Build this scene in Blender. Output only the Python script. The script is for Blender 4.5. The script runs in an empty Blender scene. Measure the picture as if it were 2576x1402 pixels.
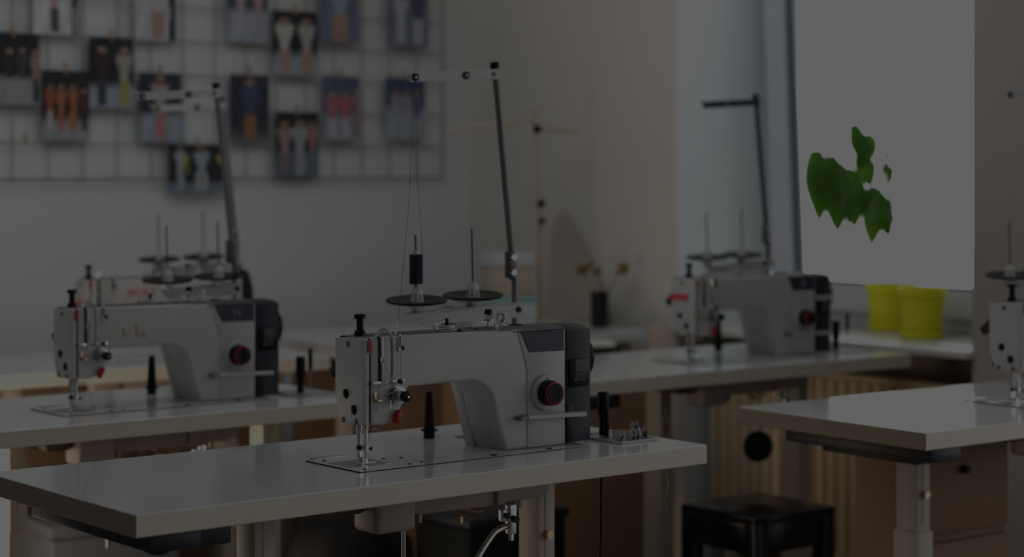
import bpy, bmesh, math, random
from mathutils import Vector, Matrix
random.seed(7)
sc = bpy.context.scene
col = sc.collection
TZ = 0.78            # height of the table tops
CH = 0.5231          # camera height above them
F = 5000.0; CY = 420.0; CX = 1288.0

# ------------------------------------------------------------------ materials
MATS = {}
def mat(name, rgb, rough=0.5, metal=0.0, noise=0.0, nscale=8.0, bump=0.0, bscale=200.0, emit=None, trans=0.0, spec=0.5, coat=0.0, alpha=None, rgb2=None, ior=1.45):
    if name in MATS: return MATS[name]
    m = bpy.data.materials.new(name); m.use_nodes = True
    nt = m.node_tree; b = nt.nodes['Principled BSDF']
    b.inputs['Base Color'].default_value = (*rgb, 1)
    b.inputs['Roughness'].default_value = rough
    b.inputs['Metallic'].default_value = metal
    b.inputs['Specular IOR Level'].default_value = spec
    b.inputs['IOR'].default_value = ior
    if trans: b.inputs['Transmission Weight'].default_value = trans
    if coat: b.inputs['Coat Weight'].default_value = coat; b.inputs['Coat Roughness'].default_value = 0.08
    if emit is not None:
        b.inputs['Emission Color'].default_value = (*emit[:3], 1); b.inputs['Emission Strength'].default_value = emit[3]
    tc = nt.nodes.new('ShaderNodeTexCoord')
    if noise or rgb2:
        n = nt.nodes.new('ShaderNodeTexNoise'); n.inputs['Scale'].default_value = nscale; n.inputs['Detail'].default_value = 4
        nt.links.new(tc.outputs['Object'], n.inputs['Vector'])
        mx = nt.nodes.new('ShaderNodeMix'); mx.data_type = 'RGBA'
        mx.inputs[6].default_value = (*rgb, 1)
        r2 = rgb2 if rgb2 else tuple(c * (1 - noise) for c in rgb)
        mx.inputs[7].default_value = (*r2, 1)
        nt.links.new(n.outputs['Fac'], mx.inputs[0]); nt.links.new(mx.outputs[2], b.inputs['Base Color'])
    if bump:
        n2 = nt.nodes.new('ShaderNodeTexNoise'); n2.inputs['Scale'].default_value = bscale; n2.inputs['Detail'].default_value = 2
        nt.links.new(tc.outputs['Object'], n2.inputs['Vector'])
        bp = nt.nodes.new('ShaderNodeBump'); bp.inputs['Strength'].default_value = bump; bp.inputs['Distance'].default_value = 0.001
        nt.links.new(n2.outputs['Fac'], bp.inputs['Height']); nt.links.new(bp.outputs['Normal'], b.inputs['Normal'])
    MATS[name] = m
    return m
def wood(name, a, c, scale=(1, 12, 12), rough=0.5):
    if name in MATS: return MATS[name]
    m = mat(name, a, rough); nt = m.node_tree; b = nt.nodes['Principled BSDF']
    tc = [n for n in nt.nodes if n.type == 'TEX_COORD'][0]
    mp = nt.nodes.new('ShaderNodeMapping'); mp.inputs['Scale'].default_value = scale
    n = nt.nodes.new('ShaderNodeTexNoise'); n.inputs['Scale'].default_value = 3; n.inputs['Detail'].default_value = 6
    mx = nt.nodes.new('ShaderNodeMix'); mx.data_type = 'RGBA'; mx.inputs[6].default_value = (*a, 1); mx.inputs[7].default_value = (*c, 1)
    nt.links.new(tc.outputs['Object'], mp.inputs['Vector']); nt.links.new(mp.outputs['Vector'], n.inputs['Vector'])
    nt.links.new(n.outputs['Fac'], mx.inputs[0]); nt.links.new(mx.outputs[2], b.inputs['Base Color'])
    return m
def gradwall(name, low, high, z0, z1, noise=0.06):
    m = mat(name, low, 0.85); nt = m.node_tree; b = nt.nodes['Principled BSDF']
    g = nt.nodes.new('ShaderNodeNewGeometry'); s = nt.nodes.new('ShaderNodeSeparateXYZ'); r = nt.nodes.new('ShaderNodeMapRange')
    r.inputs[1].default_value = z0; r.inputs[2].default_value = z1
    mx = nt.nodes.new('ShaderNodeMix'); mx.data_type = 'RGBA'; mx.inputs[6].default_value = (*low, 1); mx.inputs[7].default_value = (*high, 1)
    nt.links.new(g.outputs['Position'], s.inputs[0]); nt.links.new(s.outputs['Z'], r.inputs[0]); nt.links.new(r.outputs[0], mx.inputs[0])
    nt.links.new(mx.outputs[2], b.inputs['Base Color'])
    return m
M = dict(
    paint=mat('textured_cream_paint', (.52, .515, .51), .38, bump=.55, bscale=420, noise=.05, nscale=5),
    paintsm=mat('smooth_grey_paint', (.50, .50, .50), .35, noise=.03),
    chrome=mat('polished_chrome', (.75, .75, .76), .16, 1.0, noise=.1, nscale=30),
    steel=mat('brushed_steel', (.55, .55, .56), .3, 1.0, noise=.15, nscale=40),
    brass=mat('warm_brass', (.62, .47, .28), .25, 1.0, noise=.1, nscale=30),  # brass metal, the warm tone is its own colour
    black=mat('black_plastic', (.004, .004, .006), .38, noise=.2, nscale=20, spec=.3),
    blackm=mat('black_rubber', (.007, .007, .008), .6, noise=.2, nscale=20, spec=.3),
    navy=mat('navy_textured_cover', (.028, .031, .055), .4, bump=.7, bscale=300, noise=.1),
    housing=mat('dark_blue_grey_motor_housing', (.016, .020, .033), .45, noise=.06, nscale=3),
    topdark=mat('dark_grey_top_paint', (.10, .095, .10), .4, bump=.6, bscale=300, noise=.1),
    red=mat('red_plastic', (.42, .010, .022), .35, noise=.1, nscale=20),
    redprint=mat('faded_red_print', (.66, .07, .06), .5, noise=.15, nscale=30),
    orangeprint=mat('orange_red_sticker', (.75, .20, .10), .5, noise=.15, nscale=30),
    white=mat('white_print', (.55, .55, .56), .4, noise=.02),
    glyph=mat('grey_display_print', (.22, .24, .27), .4, noise=.02),
    lcd=mat('black_display_glass', (.003, .004, .008), .3, noise=.1, spec=.3),
    ttop=mat('white_gloss_laminate', (.74, .75, .745), .13, noise=.03, nscale=3, coat=.25),
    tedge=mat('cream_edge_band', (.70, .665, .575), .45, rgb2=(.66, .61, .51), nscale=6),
    tend=wood('shaded_edge_band', (.28, .22, .165), (.23, .175, .13), (4, 4, 1)),  # dark copy of the edge band: shade of the left ends put into the colour
    pan=mat('pinkish_grey_cast_oil_pan', (.40, .33, .31), .5, bump=.3, bscale=200, noise=.12, nscale=12),
    legm=mat('beige_powder_coated_leg', (.52, .46, .39), .5, noise=.05),
    saucer=mat('grey_plastic_saucer', (.55, .55, .55), .4, noise=.05),
    pole=mat('grey_painted_tube', (.20, .195, .20), .35, .3, noise=.05),
    thread=mat('navy_thread_winding', (.008, .014, .035), .8, bump=.8, bscale=500, noise=.2, nscale=60),
    clear=mat('clear_plastic', (.9, .92, .95), .05, trans=.95, ior=1.4, noise=.01),
    thr=mat('fine_dark_thread', (.06, .055, .06), .7, noise=.1),
    thrw=mat('fine_pale_thread', (.6, .52, .42), .7, noise=.1),
    grid=mat('thin_grey_grid_wire', (.26, .25, .24), .5, .2, noise=.05),
    peg=wood('clothespin_wood', (.55, .36, .18), (.42, .26, .12)),
    yellow=mat('yellow_plastic_pot', (.88, .84, .02), .4, rgb2=(.80, .74, .01), nscale=2, coat=.1),
    soil=mat('dark_soil', (.03, .02, .012), .9, noise=.4, nscale=60),
    leaf=mat('fresh_green_leaf', (.085, .26, .012), .38, rgb2=(.004, .022, .006), nscale=13),
    stem=mat('pale_green_stem', (.35, .45, .33), .5, noise=.1),
    frame=mat('blue_grey_window_frame', (.62, .65, .72), .4, noise=.03),
    frame2=mat('white_window_frame', (.66, .68, .70), .35, noise=.03),
    gasket=mat('dark_rubber_gasket', (.10, .12, .16), .6, noise=.05),
    sill=mat('pale_window_sill', (.72, .70, .65), .3, noise=.04, coat=.2),
    brown=wood('brown_fibreboard', (.33, .205, .12), (.25, .15, .085), (1, 1, 6), .6),
    dbrown=wood('dark_brown_board', (.13, .095, .075), (.10, .07, .055), (1, 1, 6), .6),
    lbrown=wood('light_birch_board', (.62, .50, .40), (.52, .41, .32), (6, 6, 1), .6),
    rib=mat('beige_ribbed_radiator', (.90, .72, .48), .5, rgb2=(.78, .60, .38), nscale=5),
    stool=wood('black_stained_wood', (.004, .0035, .005), (.012, .010, .010), (8, 1, 1), .24),
    navybox=mat('black_navy_control_box', (.010, .013, .022), .45, noise=.1),
    vase=mat('black_glazed_vase', (.010, .012, .018), .3, noise=.1),
    straw=mat('dried_stalk', (.45, .36, .22), .8, noise=.2),
    mustard=mat('mustard_dried_flower', (.34, .22, .05), .9, noise=.4, nscale=60),
    teal=mat('pale_teal_card', (.30, .50, .50), .6, noise=.05),
    boxgrey=mat('mid_grey_box', (.135, .14, .155), .7, noise=.06),
    paper=mat('pale_grey_paper', (.62, .63, .64), .7, noise=.06),
    linen=mat('pale_linen_cloth', (.70, .68, .63), .85, noise=.08, bump=.3, bscale=60),
)

_nt = M['leaf'].node_tree; _b = _nt.nodes['Principled BSDF']; _o = _nt.nodes['Material Output']
_t = _nt.nodes.new('ShaderNodeBsdfTranslucent'); _t.inputs['Color'].default_value = (.17, .36, .03, 1); _m = _nt.nodes.new('ShaderNodeMixShader'); _m.inputs[0].default_value = .28
_nt.links.new(_b.outputs[0], _m.inputs[1]); _nt.links.new(_t.outputs[0], _m.inputs[2]); _nt.links.new(_m.outputs[0], _o.inputs[0])

# ------------------------------------------------------------------ geometry helpers
class MB:
    def __init__(s): s.b = bmesh.new(); s.mi = 0
    def _tag(s, faces):
        for f in faces: f.material_index = s.mi
    def box(s, x0, y0, z0, x1, y1, z1, bev=0.0, seg=2, mtx=None):
        r = bmesh.ops.create_cube(s.b, size=1.0)
        vs = r['verts']
        for v in vs:
            v.co = Vector(((x0 + x1) / 2 + v.co.x * (x1 - x0), (y0 + y1) / 2 + v.co.y * (y1 - y0), (z0 + z1) / 2 + v.co.z * (z1 - z0)))
        fs = set(f for v in vs for f in v.link_faces)
        if bev:
            es = list(set(e for v in vs for e in v.link_edges))
            rr = bmesh.ops.bevel(s.b, geom=es, offset=bev, segments=seg, profile=.5, affect='EDGES', clamp_overlap=True)
            fs = set(rr['faces']) | set(f for f in fs if f.is_valid)
            vs = list(set(v for f in fs for v in f.verts))
        s._tag(fs)
        if mtx is not None:
            for v in vs: v.co = mtx @ v.co
        return s
    def prism(s, poly, a0, a1, axis='y', bev=0.0, seg=2):
        def P(p, a):
            if axis == 'y': return Vector((p[0], a, p[1]))
            if axis == 'x': return Vector((a, p[0], p[1]))
            return Vector((p[0], p[1], a))
        v0 = [s.b.verts.new(P(p, a0)) for p in poly]; v1 = [s.b.verts.new(P(p, a1)) for p in poly]
        n = len(poly); fs = [s.b.faces.new(v0), s.b.faces.new(v1)]; caps = list(fs)
        for i in range(n): fs.append(s.b.faces.new((v0[i], v0[(i + 1) % n], v1[(i + 1) % n], v1[i])))
        bmesh.ops.recalc_face_normals(s.b, faces=fs)
        if bev:
            es = list(set(e for f in caps for e in f.edges))
            rr = bmesh.ops.bevel(s.b, geom=es, offset=bev, segments=seg, profile=.5, affect='EDGES', clamp_overlap=True)
            fs = set(rr['faces']) | set(f for f in fs if f.is_valid)
        s._tag(fs); return s
    def lathe(s, prof, o=(0, 0, 0), ax=(0, 0, 1), n=24, wob=None):
        o = Vector(o); q = Vector((0, 0, 1)).rotation_difference(Vector(ax).normalized())
        rings = []; fs = []
        for r, h in prof:
            if r <= 1e-6: rings.append([s.b.verts.new(o + q @ Vector((0, 0, h)))])
            else:
                rings.append([s.b.verts.new(o + q @ Vector((r * (wob(k / n) if wob else 1) * math.cos(2 * math.pi * k / n), r * (wob(k / n) if wob else 1) * math.sin(2 * math.pi * k / n), h))) for k in range(n)])
        for a, b in zip(rings, rings[1:]):
            for k in range(n):
                k2 = (k + 1) % n
                if len(a) == 1 and len(b) == 1: break
                if len(a) == 1: fs.append(s.b.faces.new((a[0], b[k], b[k2])))
                elif len(b) == 1: fs.append(s.b.faces.new((a[k], a[k2], b[0])))
                else: fs.append(s.b.faces.new((a[k], a[k2], b[k2], b[k])))
        if len(rings[0]) > 1: fs.append(s.b.faces.new(rings[0][::-1]))
        if len(rings[-1]) > 1: fs.append(s.b.faces.new(rings[-1]))
        bmesh.ops.recalc_face_normals(s.b, faces=fs)
        s._tag(fs); return s
    def cyl(s, p, q, r, r2=None, n=16):
        p = Vector(p); q = Vector(q); L = (q - p).length
        return s.lathe([(r, 0), (r if r2 is None else r2, L)], p, q - p, n)
    def tube(s, pts, r, n=8, flat=None):
        pts = [Vector(p) for p in pts]; rings = []; fs = []
        prev = None
        for i, p in enumerate(pts):
            t = (pts[min(i + 1, len(pts) - 1)] - pts[max(i - 1, 0)]).normalized()
            if prev is None:
                up = Vector((0, 1, 0)) if abs(t.y) < .9 else Vector((1, 0, 0))
                a = t.cross(up).normalized()
            else:
                a = (prev - t * prev.dot(t)).normalized()
            prev = a; b = t.cross(a)
            ra, rb = (r, r) if flat is None else flat
            rings.append([s.b.verts.new(p + a * ra * math.cos(2 * math.pi * k / n) + b * rb * math.sin(2 * math.pi * k / n)) for k in range(n)])
        for a, b in zip(rings, rings[1:]):
            for k in range(n): fs.append(s.b.faces.new((a[k], a[(k + 1) % n], b[(k + 1) % n], b[k])))
        fs.append(s.b.faces.new(rings[0][::-1])); fs.append(s.b.faces.new(rings[-1]))
        bmesh.ops.recalc_face_normals(s.b, faces=fs)
        s._tag(fs); return s
    def ball(s, c, r, sub=2, sc_=(1, 1, 1)):
        rr = bmesh.ops.create_icosphere(s.b, subdivisions=sub, radius=r)
        fs = set()
        for v in rr['verts']:
            v.co = Vector(c) + Vector((v.co.x * sc_[0], v.co.y * sc_[1], v.co.z * sc_[2]))
            fs |= set(v.link_faces)
        s._tag(fs); return s
    def build(s, name, m, parent=None, loc=(0, 0, 0), rotz=0, sharp=35):
        me = bpy.data.meshes.new(name); s.b.to_mesh(me); s.b.free()
        for x in (m if isinstance(m, (list, tuple)) else [m]): me.materials.append(x)
        me.shade_smooth(); me.set_sharp_from_angle(angle=math.radians(sharp))
        o = bpy.data.objects.new(name, me); col.objects.link(o)
        o.location = loc; o.rotation_euler = (0, 0, rotz)
        if parent: o.parent = parent
        return o
def tag(o, label=None, cat=None, group=None, kind=None):
    if label: o['label'] = label
    if cat: o['category'] = cat
    if group: o['group'] = group
    if kind: o['kind'] = kind
    return o
def empty(name, loc, rz=0.0):
    o = bpy.data.objects.new(name, None); col.objects.link(o)
    o.location = loc; o.rotation_euler = (0, 0, rz); o.empty_display_size = .05
    return o
def copy_tree(o, parent=None):
    c = o.copy(); col.objects.link(c); c.parent = parent
    for ch in list(o.children): copy_tree(ch, c)
    return c
def text_mesh(body, size, name, m, parent, mtx, depth=0.0004):
    cu = bpy.data.curves.new(name, 'FONT'); cu.body = body; cu.size = size; cu.extrude = depth
    cu.align_x = 'CENTER'; cu.align_y = 'CENTER'
    t = bpy.data.objects.new(name + '_tmp', cu); col.objects.link(t)
    bpy.context.view_layer.update()
    me = bpy.data.meshes.new_from_object(t.evaluated_get(bpy.context.evaluated_depsgraph_get()))
    bpy.data.objects.remove(t)
    me.name = name; me.materials.clear(); me.materials.append(m); me.transform(mtx)
    o = bpy.data.objects.new(name, me); col.objects.link(o); o.parent = parent
    return o
def arc(cx, cz, r, a0, a1, n):
    return [(cx + r * math.cos(math.radians(a0 + (a1 - a0) * i / n)), cz + r * math.sin(math.radians(a0 + (a1 - a0) * i / n))) for i in range(n + 1)]
FRONT = Matrix(((1, 0, 0, 0), (0, 0, -1, 0), (0, 1, 0, 0), (0, 0, 0, 1)))   # text plane facing local -y

# ------------------------------------------------------------------ table frames
class Frame:
    def __init__(s, ax, ay, yaw, top=TZ): s.ax, s.ay, s.yaw, s.top = ax, ay, yaw, top
    @property
    def rz(s): return math.pi / 2 - s.yaw
    def W(s, u, v, z=0):
        return Vector((s.ax + u * math.sin(s.yaw) - v * math.cos(s.yaw), s.ay + u * math.cos(s.yaw) + v * math.sin(s.yaw), s.top + z))
T1 = Frame(-.5658, 2.9869, .8918)
T2 = Frame(-1.253, 3.8003, .8976, TZ - .0078)
T3 = Frame(.164, 4.7999, .9097, TZ + .0019)
T4 = Frame(.8143, 3.915, .9286, TZ - .0012)
T5 = Frame(-1.5144, 4.9004, .9965, TZ - .0067)
LEN, DEP, TH = 1.2, .534, .036

def make_table(fr, L=LEN, D=DEP, label='', extras=True, legs=(.355, .985), left_box=True, treadle=True, legv=.24, name='sewing_table'):
    rt = empty(name, (fr.ax, fr.ay, 0), fr.rz); h = fr.top
    tag(rt, label, 'table')
    b = MB(); b.box(0, 0, h - TH, L, D, h, .0015, 1)
    b.b.faces.ensure_lookup_table()
    for f in b.b.faces:
        n = f.normal
        f.normal_update(); n = f.normal
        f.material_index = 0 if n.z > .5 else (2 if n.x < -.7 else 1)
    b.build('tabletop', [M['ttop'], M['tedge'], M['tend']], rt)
    if legs:
        for x in legs:
            b = MB()
            b.box(x, legv, .33, x + .042, legv + .06, h - TH, .003)
            b.box(x - .004, legv - .005, .045, x + .046, legv + .065, .52, .003)
            b.box(x + .017, legv - .0015, .54, x + .025, legv + .0005, .70)
            b.build('leg', M['legm'], rt)
            b = MB(); b.cyl((x + .021, legv, .60), (x + .021, legv - .012, .60), .009, n=6); b.build('leg_bolt', M['brass'], rt)
            b = MB(); b.box(x - .004, .03, .0, x + .046, DEP - .03, .045, .004); b.build('foot', M['legm'], rt)
        if treadle: b = MB(); b.box(legs[0] + .042, .45, .10, legs[1], .475, .14, .003); b.build('cross_rail', M['legm'], rt)
    if treadle:
        b = MB()
        for k in range(7): b.box(.50 + k * .058, .12, .145, .545 + k * .058, .38, .155, .002)
        b.box(.49, .12, .13, .91, .14, .146); b.box(.49, .36, .13, .91, .38, .146); b.box(.49, .37, .11, .51, .46, .14); b.box(.89, .37, .11, .91, .46, .14)
        b.build('foot_treadle', M['blackm'], rt)
    if left_box:
        b = MB(); b.box(.03, .012, h - TH - .028, .12, .42, h - TH - .001, .003); b.build('drawer', M['navybox'], rt)
        b = MB(); b.box(.12, .13, h - TH - .055, .245, .40, h - TH - .001, .004); b.box(.245, .15, h - TH - .018, .30, .36, h - TH - .001, .003)
        b.build('control_box', M['navybox'], rt)
    if extras:
        b = MB(); b.cyl((.909, .371, h + .0002), (.909, .371, h + .0009), .019, n=28); b.build('cable_hole', M['brown'], rt)
        b = MB(); b.lathe([(.011, 0), (.011, .013), (.0165, .0135), (.0165, .0165), (.0110, .0175), (.0075, .085), (.006, .089), (0, .0895)], (.848, .404, h + .0003), n=20)
        b.build('head_rest_pin', M['black'], rt)
    return rt

# ------------------------------------------------------------------ the sewing machine
def make_machine():
    rt = empty('sewing_machine', (0, 0, 0))
    # bed plate
    b = MB()
    pl = [(.010, 0)] + [(.50, 0), (.50, .1677), (.006, .1677)] + [(0, .160), (0, .012), (.003, .004)]
    b.prism(pl, .0003, .0018, 'z'); b.build('bed_plate', M['ttop'], rt)
    b = MB()
    g = .0012
    b.box(-g, -.0007, .0003, .50, 0, .0012); b.box(-g, .1677, .0003, .50, .1677 + g, .0012); b.box(-g * 2, 0, .0003, 0, .1677, .0016)
    b.build('bed_seam', M['blackm'], rt)
    # slide plates + needle plate
    b = MB(); b.box(.012, .048, .0018, .050, .118, .0026, .0006); b.build('slide_plate', M['steel'], rt)
    b = MB(); b.box(.052, .046, .0018, .098, .120, .0028, .0008); b.build('needle_plate', M['steel'], rt)
    b = MB()
    for x, y in ((.022, .02), (.118, .02), (.118, .10), (.150, .09), (.150, .028), (.022, .146)): b.cyl((x, y, .0018), (x, y, .0030), .0032, n=14)
    for x, y in ((.30, .012), (.43, .012)): b.cyl((x, y, .0018), (x, y, .0030), .006, n=18)
    b.build('bed_screw', M['blackm'], rt)
    b = MB(); b.box(.020, .170, .0003, .085, .190, .0022, .0008); b.box(.028, .176, .002, .080, .185, .0030); b.build('bed_hinge', M['steel'], rt)
    # casting: arm + pillar + head
    fil = arc(.2626, .0767, .060, 88, 12, 8)
    prof = [(.0475, .0735), (.076, .0715), (.0875, .0745), (.098, .0815), (.1075, .0905), (.1165, .104), (.1225, .1255), (.1305, .1355), (.2000, .1355)] + fil + [(.328, .060), (.350, .0022), (.4897, .0022), (.4897, .2185), (.385, .2225), (.25, .2245), (.0475, .2255)]
    b = MB(); b.prism(prof, .037, .132, 'y', .007, 4)
    b.prism([(.345, .0022), (.320, .09), (.300, .145), (.4890, .145), (.4890, .0022)], .128, .158, 'y', .004, 2)
    body = b.build('arm_casting', M['paint'], rt, sharp=50)
    # recessed step line on the pillar front
    b = MB(); b.prism([(.3755, .2175), (.392, .165), (.397, .150), (.398, .0035), (.4885, .0035), (.4885, .2175)], .0352, .0375, 'y', .0016, 2)
    b.build('front_panel', M['paint'], rt, sharp=50)
    # navy cover
    b = MB(); b.prism([(.381, .2185), (.4005, .180), (.4855, .1785), (.4855, .2185)], .0338, .037, 'y', .001, 1)
    nc = b.build('name_cover', M['navy'], rt)
    b = MB()
    for k in range(15): b.tube([(.396 + k * .0058, .0336, .2015 + .0006 * (k % 2)), (.3995 + k * .0058, .0336, .2015 + .0006 * ((k + 1) % 2))], .00035, 4)
    b.build('red_dashes', M['redprint'], nc)
    b = MB()
    xs = [.375 + (.4897 - .375) * i / 4 for i in range(5)]
    b.prism([(.034, .2195), (.05, .2245), (.085, .2270), (.12, .2245), (.133, .2195)], .365, .4895, 'x', .001, 1)
    b.build('top_cover', M['topdark'], rt)
    b = MB(); b.prism([(.040, .2225), (.06, .2262), (.085, .2272), (.11, .2262), (.130, .2225)], .050, .365, 'x', .001, 1)
    b.build('arm_top_plate', M['topdark'], rt)
    # motor housing
    b = MB()
    b.prism([(.036, .005), (.155, .005), (.155, .2175), (.12, .2225), (.085, .2240), (.055, .2215), (.036, .2165)], .4912, .5535, 'x', .003, 2)
    hs = b.build('motor_housing', M['housing'], rt)
    b = MB(); b.box(.4915, .0345, .0065, .5085, .0365, .0760, .001); b.build('housing_recess', M['black'], hs)
    b = MB(); b.box(.4965, .0310, .1085, .5455, .0362, .1620, .0025); dp = b.build('control_panel', M['lcd'], rt)
    zc = .142; xc = .5215
    b = MB()
    def ring(x0, z0, x1, z1, t):
        b.box(x0, .0303, z0, x1, .0310, z0 + t); b.box(x0, .0303, z1 - t, x1, .0310, z1)
        b.box(x0, .0303, z0, x0 + t, .0310, z1); b.box(x1 - t, .0303, z0, x1, .0310, z1)
    ring(.5125, .1395, .5305, .1575, .0008)
    for x0 in (.5142, .5225):      # seven segment digits
        w, z0, z1, t = .0062, .1415, .1555, .0009; zm = (z0 + z1) / 2
        for (a, c, d, e) in ((x0 + t, z0, x0 + w - t, z0 + t), (x0 + t, z1 - t, x0 + w - t, z1), (x0 + t, zm - t / 2, x0 + w - t, zm + t / 2), (x0, z0 + t, x0 + t, zm - t / 2), (x0, zm + t / 2, x0 + t, z1 - t), (x0 + w - t, z0 + t, x0 + w, zm - t / 2), (x0 + w - t, zm + t / 2, x0 + w, z1 - t)):
            b.box(a, .0303, c, d, .0310, e)
    for x0, plus in ((.5155, 1), (.5285, 0)):
        z0 = .1318; n = 20; r = .0047
        pts = [(x0 + r * math.cos(2 * math.pi * k / n), .0306, z0 + r * math.sin(2 * math.pi * k / n)) for k in range(n + 1)]
        b.tube(pts, .0004, 5)
        b.box(x0 - .0027, .0303, z0 - .0004, x0 + .0027, .0310, z0 + .0004)
        if plus: b.box(x0 - .0004, .0303, z0 - .0027, x0 + .0004, .0310, z0 + .0027)
    b.build('panel_symbols', M['glyph'], dp)
    text_mesh('速度 / Speed', .0055, 'panel_lettering', M['glyph'], dp, Matrix.Translation((.5215, .0306, .1225)) @ FRONT, .0002)
    # hand wheel
    b = MB(); b.lathe([(.028, 0), (.040, .001), (.042, .005), (.042, .011), (.038, .014), (.020, .015), (.016, .011), (0, .011)], (.5535, .080, .160), (1, 0, 0), 36, wob=lambda t: 1 + .012 * math.cos(2 * math.pi * t * 12))
    b.build('hand_wheel', M['housing'], rt)
    # stitch dial
    b = MB(); b.lathe([(.0335, 0), (.0335, .003), (.031, .0055), (.026, .006), (0, .006)], (.439, .0337, .1035), (0, -1, 0), 40); ds = b.build('dial_ring', M['paintsm'], rt)
    b = MB(); b.ball((.439, .0275, .1305), .0014, 1); b.build('dial_mark', M['black'], ds)
    b = MB(); b.lathe([(.0235, 0), (.0235, .010), (.0215, .021), (.0190, .024), (0, .024)], (.439, .0277, .1035), (0, -1, 0), 48, wob=lambda t: 1 + .018 * math.cos(2 * math.pi * t * 16)); kb = b.build('stitch_dial', M['black'], rt)
    b = MB(); b.lathe([(.0216, 0), (.0216, .002), (.0190, .0028), (.0190, .0028)], (.439, .0065, .1035), (0, -1, 0), 40); b.build('red_dial_band', M['red'], kb)
    b = MB(); b.lathe([(.0182, 0), (.0182, .0012), (.007, .0014), (.0065, .0004), (0, .0004)], (.439, .0036, .1035), (0, -1, 0), 32); b.build('dial_face', M['blackm'], kb)
    b = MB()
    for k in range(34):
        if k in (8, 9): continue
        a = 2 * math.pi * k / 34; r0, r1 = .0135, (.0165 if k % 3 else .0172)
        c, s_ = math.cos(a), math.sin(a)
        b.tube([(.439 + r0 * c, .0022, .1035 + r0 * s_), (.439 + r1 * c, .0022, .1035 + r1 * s_)], .0003, 4)
    b.build('dial_scale', M['glyph'], kb)
    # reverse lever bar
    b = MB(); b.prism([(.3835, .0595), (.5250, .0540), (.5250, .0625), (.3835, .0665)], .014, .030, 'y', .001, 1); rl = b.build('reverse_lever', M['paintsm'], rt)
    b = MB(); b.prism([(.3680, .0572), (.3835, .0590), (.3835, .0665), (.3680, .0645)], .016, .036, 'y', .001, 1); b.build('lever_tip', M['pole'], rl)
    # face plate
    b = MB(); b.prism([(.039, .0755), (.044, .0735), (.111, .0715), (.1165, .078), (.1300, .118), (.1315, .2185), (.128, .2215), (.060, .2250), (.042, .2240), (.038, .221)], .0345, .0462, 'x', .0035, 3)
    fp = b.build('face_plate', M['paint'], rt, sharp=50)
    b = MB()
    for y, z, r in ((.0885, .2115, .0052), (.1035, .0785, .0048), (.0635, .0785, .0048)): b.lathe([(r, 0), (r, .0012), (r * .5, .0017), (0, .0017)], (.0346, y, z), (-1, 0, 0), 20)
    b.build('plate_screw', M['topdark'], fp)
    b = MB()
    for y, z, r in ((.0955, .1245, .0088), (.0705, .0985, .0088)): b.lathe([(r, 0), (r * .98, .0012), (r * .6, .0035), (0, .0044)], (.0346, y, z), (-1, 0, 0), 24)
    b.build('rubber_plug', M['black'], fp)
    b = MB(); b.box(.0458, .0395, .078, .0480, .1300, .2235); b.build('plate_seam', M['black'], rt)
    b = MB(); b.prism([(.0405, .2225), (.0405, .2020), (.0440, .1985), (.0470, .2020), (.0470, .2225)], .0350, .0366, 'y'); b.build('red_marker', M['red'], rt)
    # presser adjusting knob
    b = MB(); b.lathe([(.0105, 0), (.0105, .006), (.0085, .010), (.0062, .011), (.0062, .030), (.0070, .0305), (.0108, .031), (.0108, .036), (.0095, .0385), (0, .0385)], (.056, .083, .2255), n=24); b.build('pressure_knob', M['black'], rt)
    # take up slot and guard
    b = MB(); b.box(.0625, .0355, .146, .0675, .0372, .2262, .001); b.build('take_up_slot', M['black'], rt)
    b = MB(); b.box(.0675, .0352, .147, .0730, .0374, .2255, .001); b.build('slot_plate', M['steel'], rt)
    gp = [(.0605, .040, .226), (.0625, .033, .236), (.068, .027, .2405), (.0745, .024, .2385), (.0795, .022, .230), (.081, .021, .20), (.081, .021, .165), (.0800, .022, .154), (.0755, .025, .147), (.068, .032, .141), (.0655, .039, .1375)]
    b = MB(); b.tube(gp[:8], .003, 8, flat=(.0052, .0020)); b.tube(gp[7:], .0019, 8); b.build('take_up_guard', M['chrome'], rt)
    b = MB(); b.tube([(.065, .038, .192), (.066, .033, .190)], .002, 8); b.lathe([(.0045, 0), (.0045, .0015), (0, .002)], (.0685, .034, .186), (0, -1, 0), 16); b.build('take_up_lever', M['steel'], rt)
    # thread guide with screw
    b = MB(); b.prism([(.1035, .199), (.1095, .199), (.1095, .2265), (.108, .2295), (.105, .2295), (.1035, .2265)], .033, .036, 'y', .0008, 1); b.build('thread_guide', M['steel'], rt)
    b = MB(); b.box(.1052, .0325, .206, .1078, .0333, .226); b.build('guide_slot', M['black'], rt)
    b = MB(); b.lathe([(.0038, 0), (.0038, .004), (0, .0045)], (.1130, .037, .2045), (0, -1, 0), 14); b.build('guide_screw', M['black'], rt)
    b = MB(); b.box(.0865, .030, .1435, .1150, .0335, .1505, .0015); b.build('slider_guide', M['chrome'], rt)
    b = MB(); b.lathe([(.0045, 0), (.0045, .004), (0, .005)], (.1040, .0305, .147), (0, -1, 0), 16); b.build('slider_screw', M['black'], rt)
    b = MB(); b.box(.047, .031, .143, .064, .0345, .150, .001); b.build('face_guide', M['chrome'], rt)
    b = MB(); b.box(.0515, .034, .113, .0575, .0372, .131, .0008); b.box(.0545, .028, .1135, .0665, .0350, .1185, .0008); b.build('brass_guide', M['brass'], rt)
    # tension unit
    b = MB()
    for k, (r, y) in enumerate(((.0165, .036), (.0155, .0325), (.0142, .0295), (.0150, .0265), (.0120, .0235))): b.lathe([(r, 0), (r, .0012), (r * .8, .0016), (0, .0016)], (.1005, y, .1225), (0, -1, 0), 28)
    n = 60; pts = [(.1005 + .0088 * math.cos(k * .75), .0235 - k * .00018, .1225 + .0088 * math.sin(k * .75)) for k in range(n)]
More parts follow.
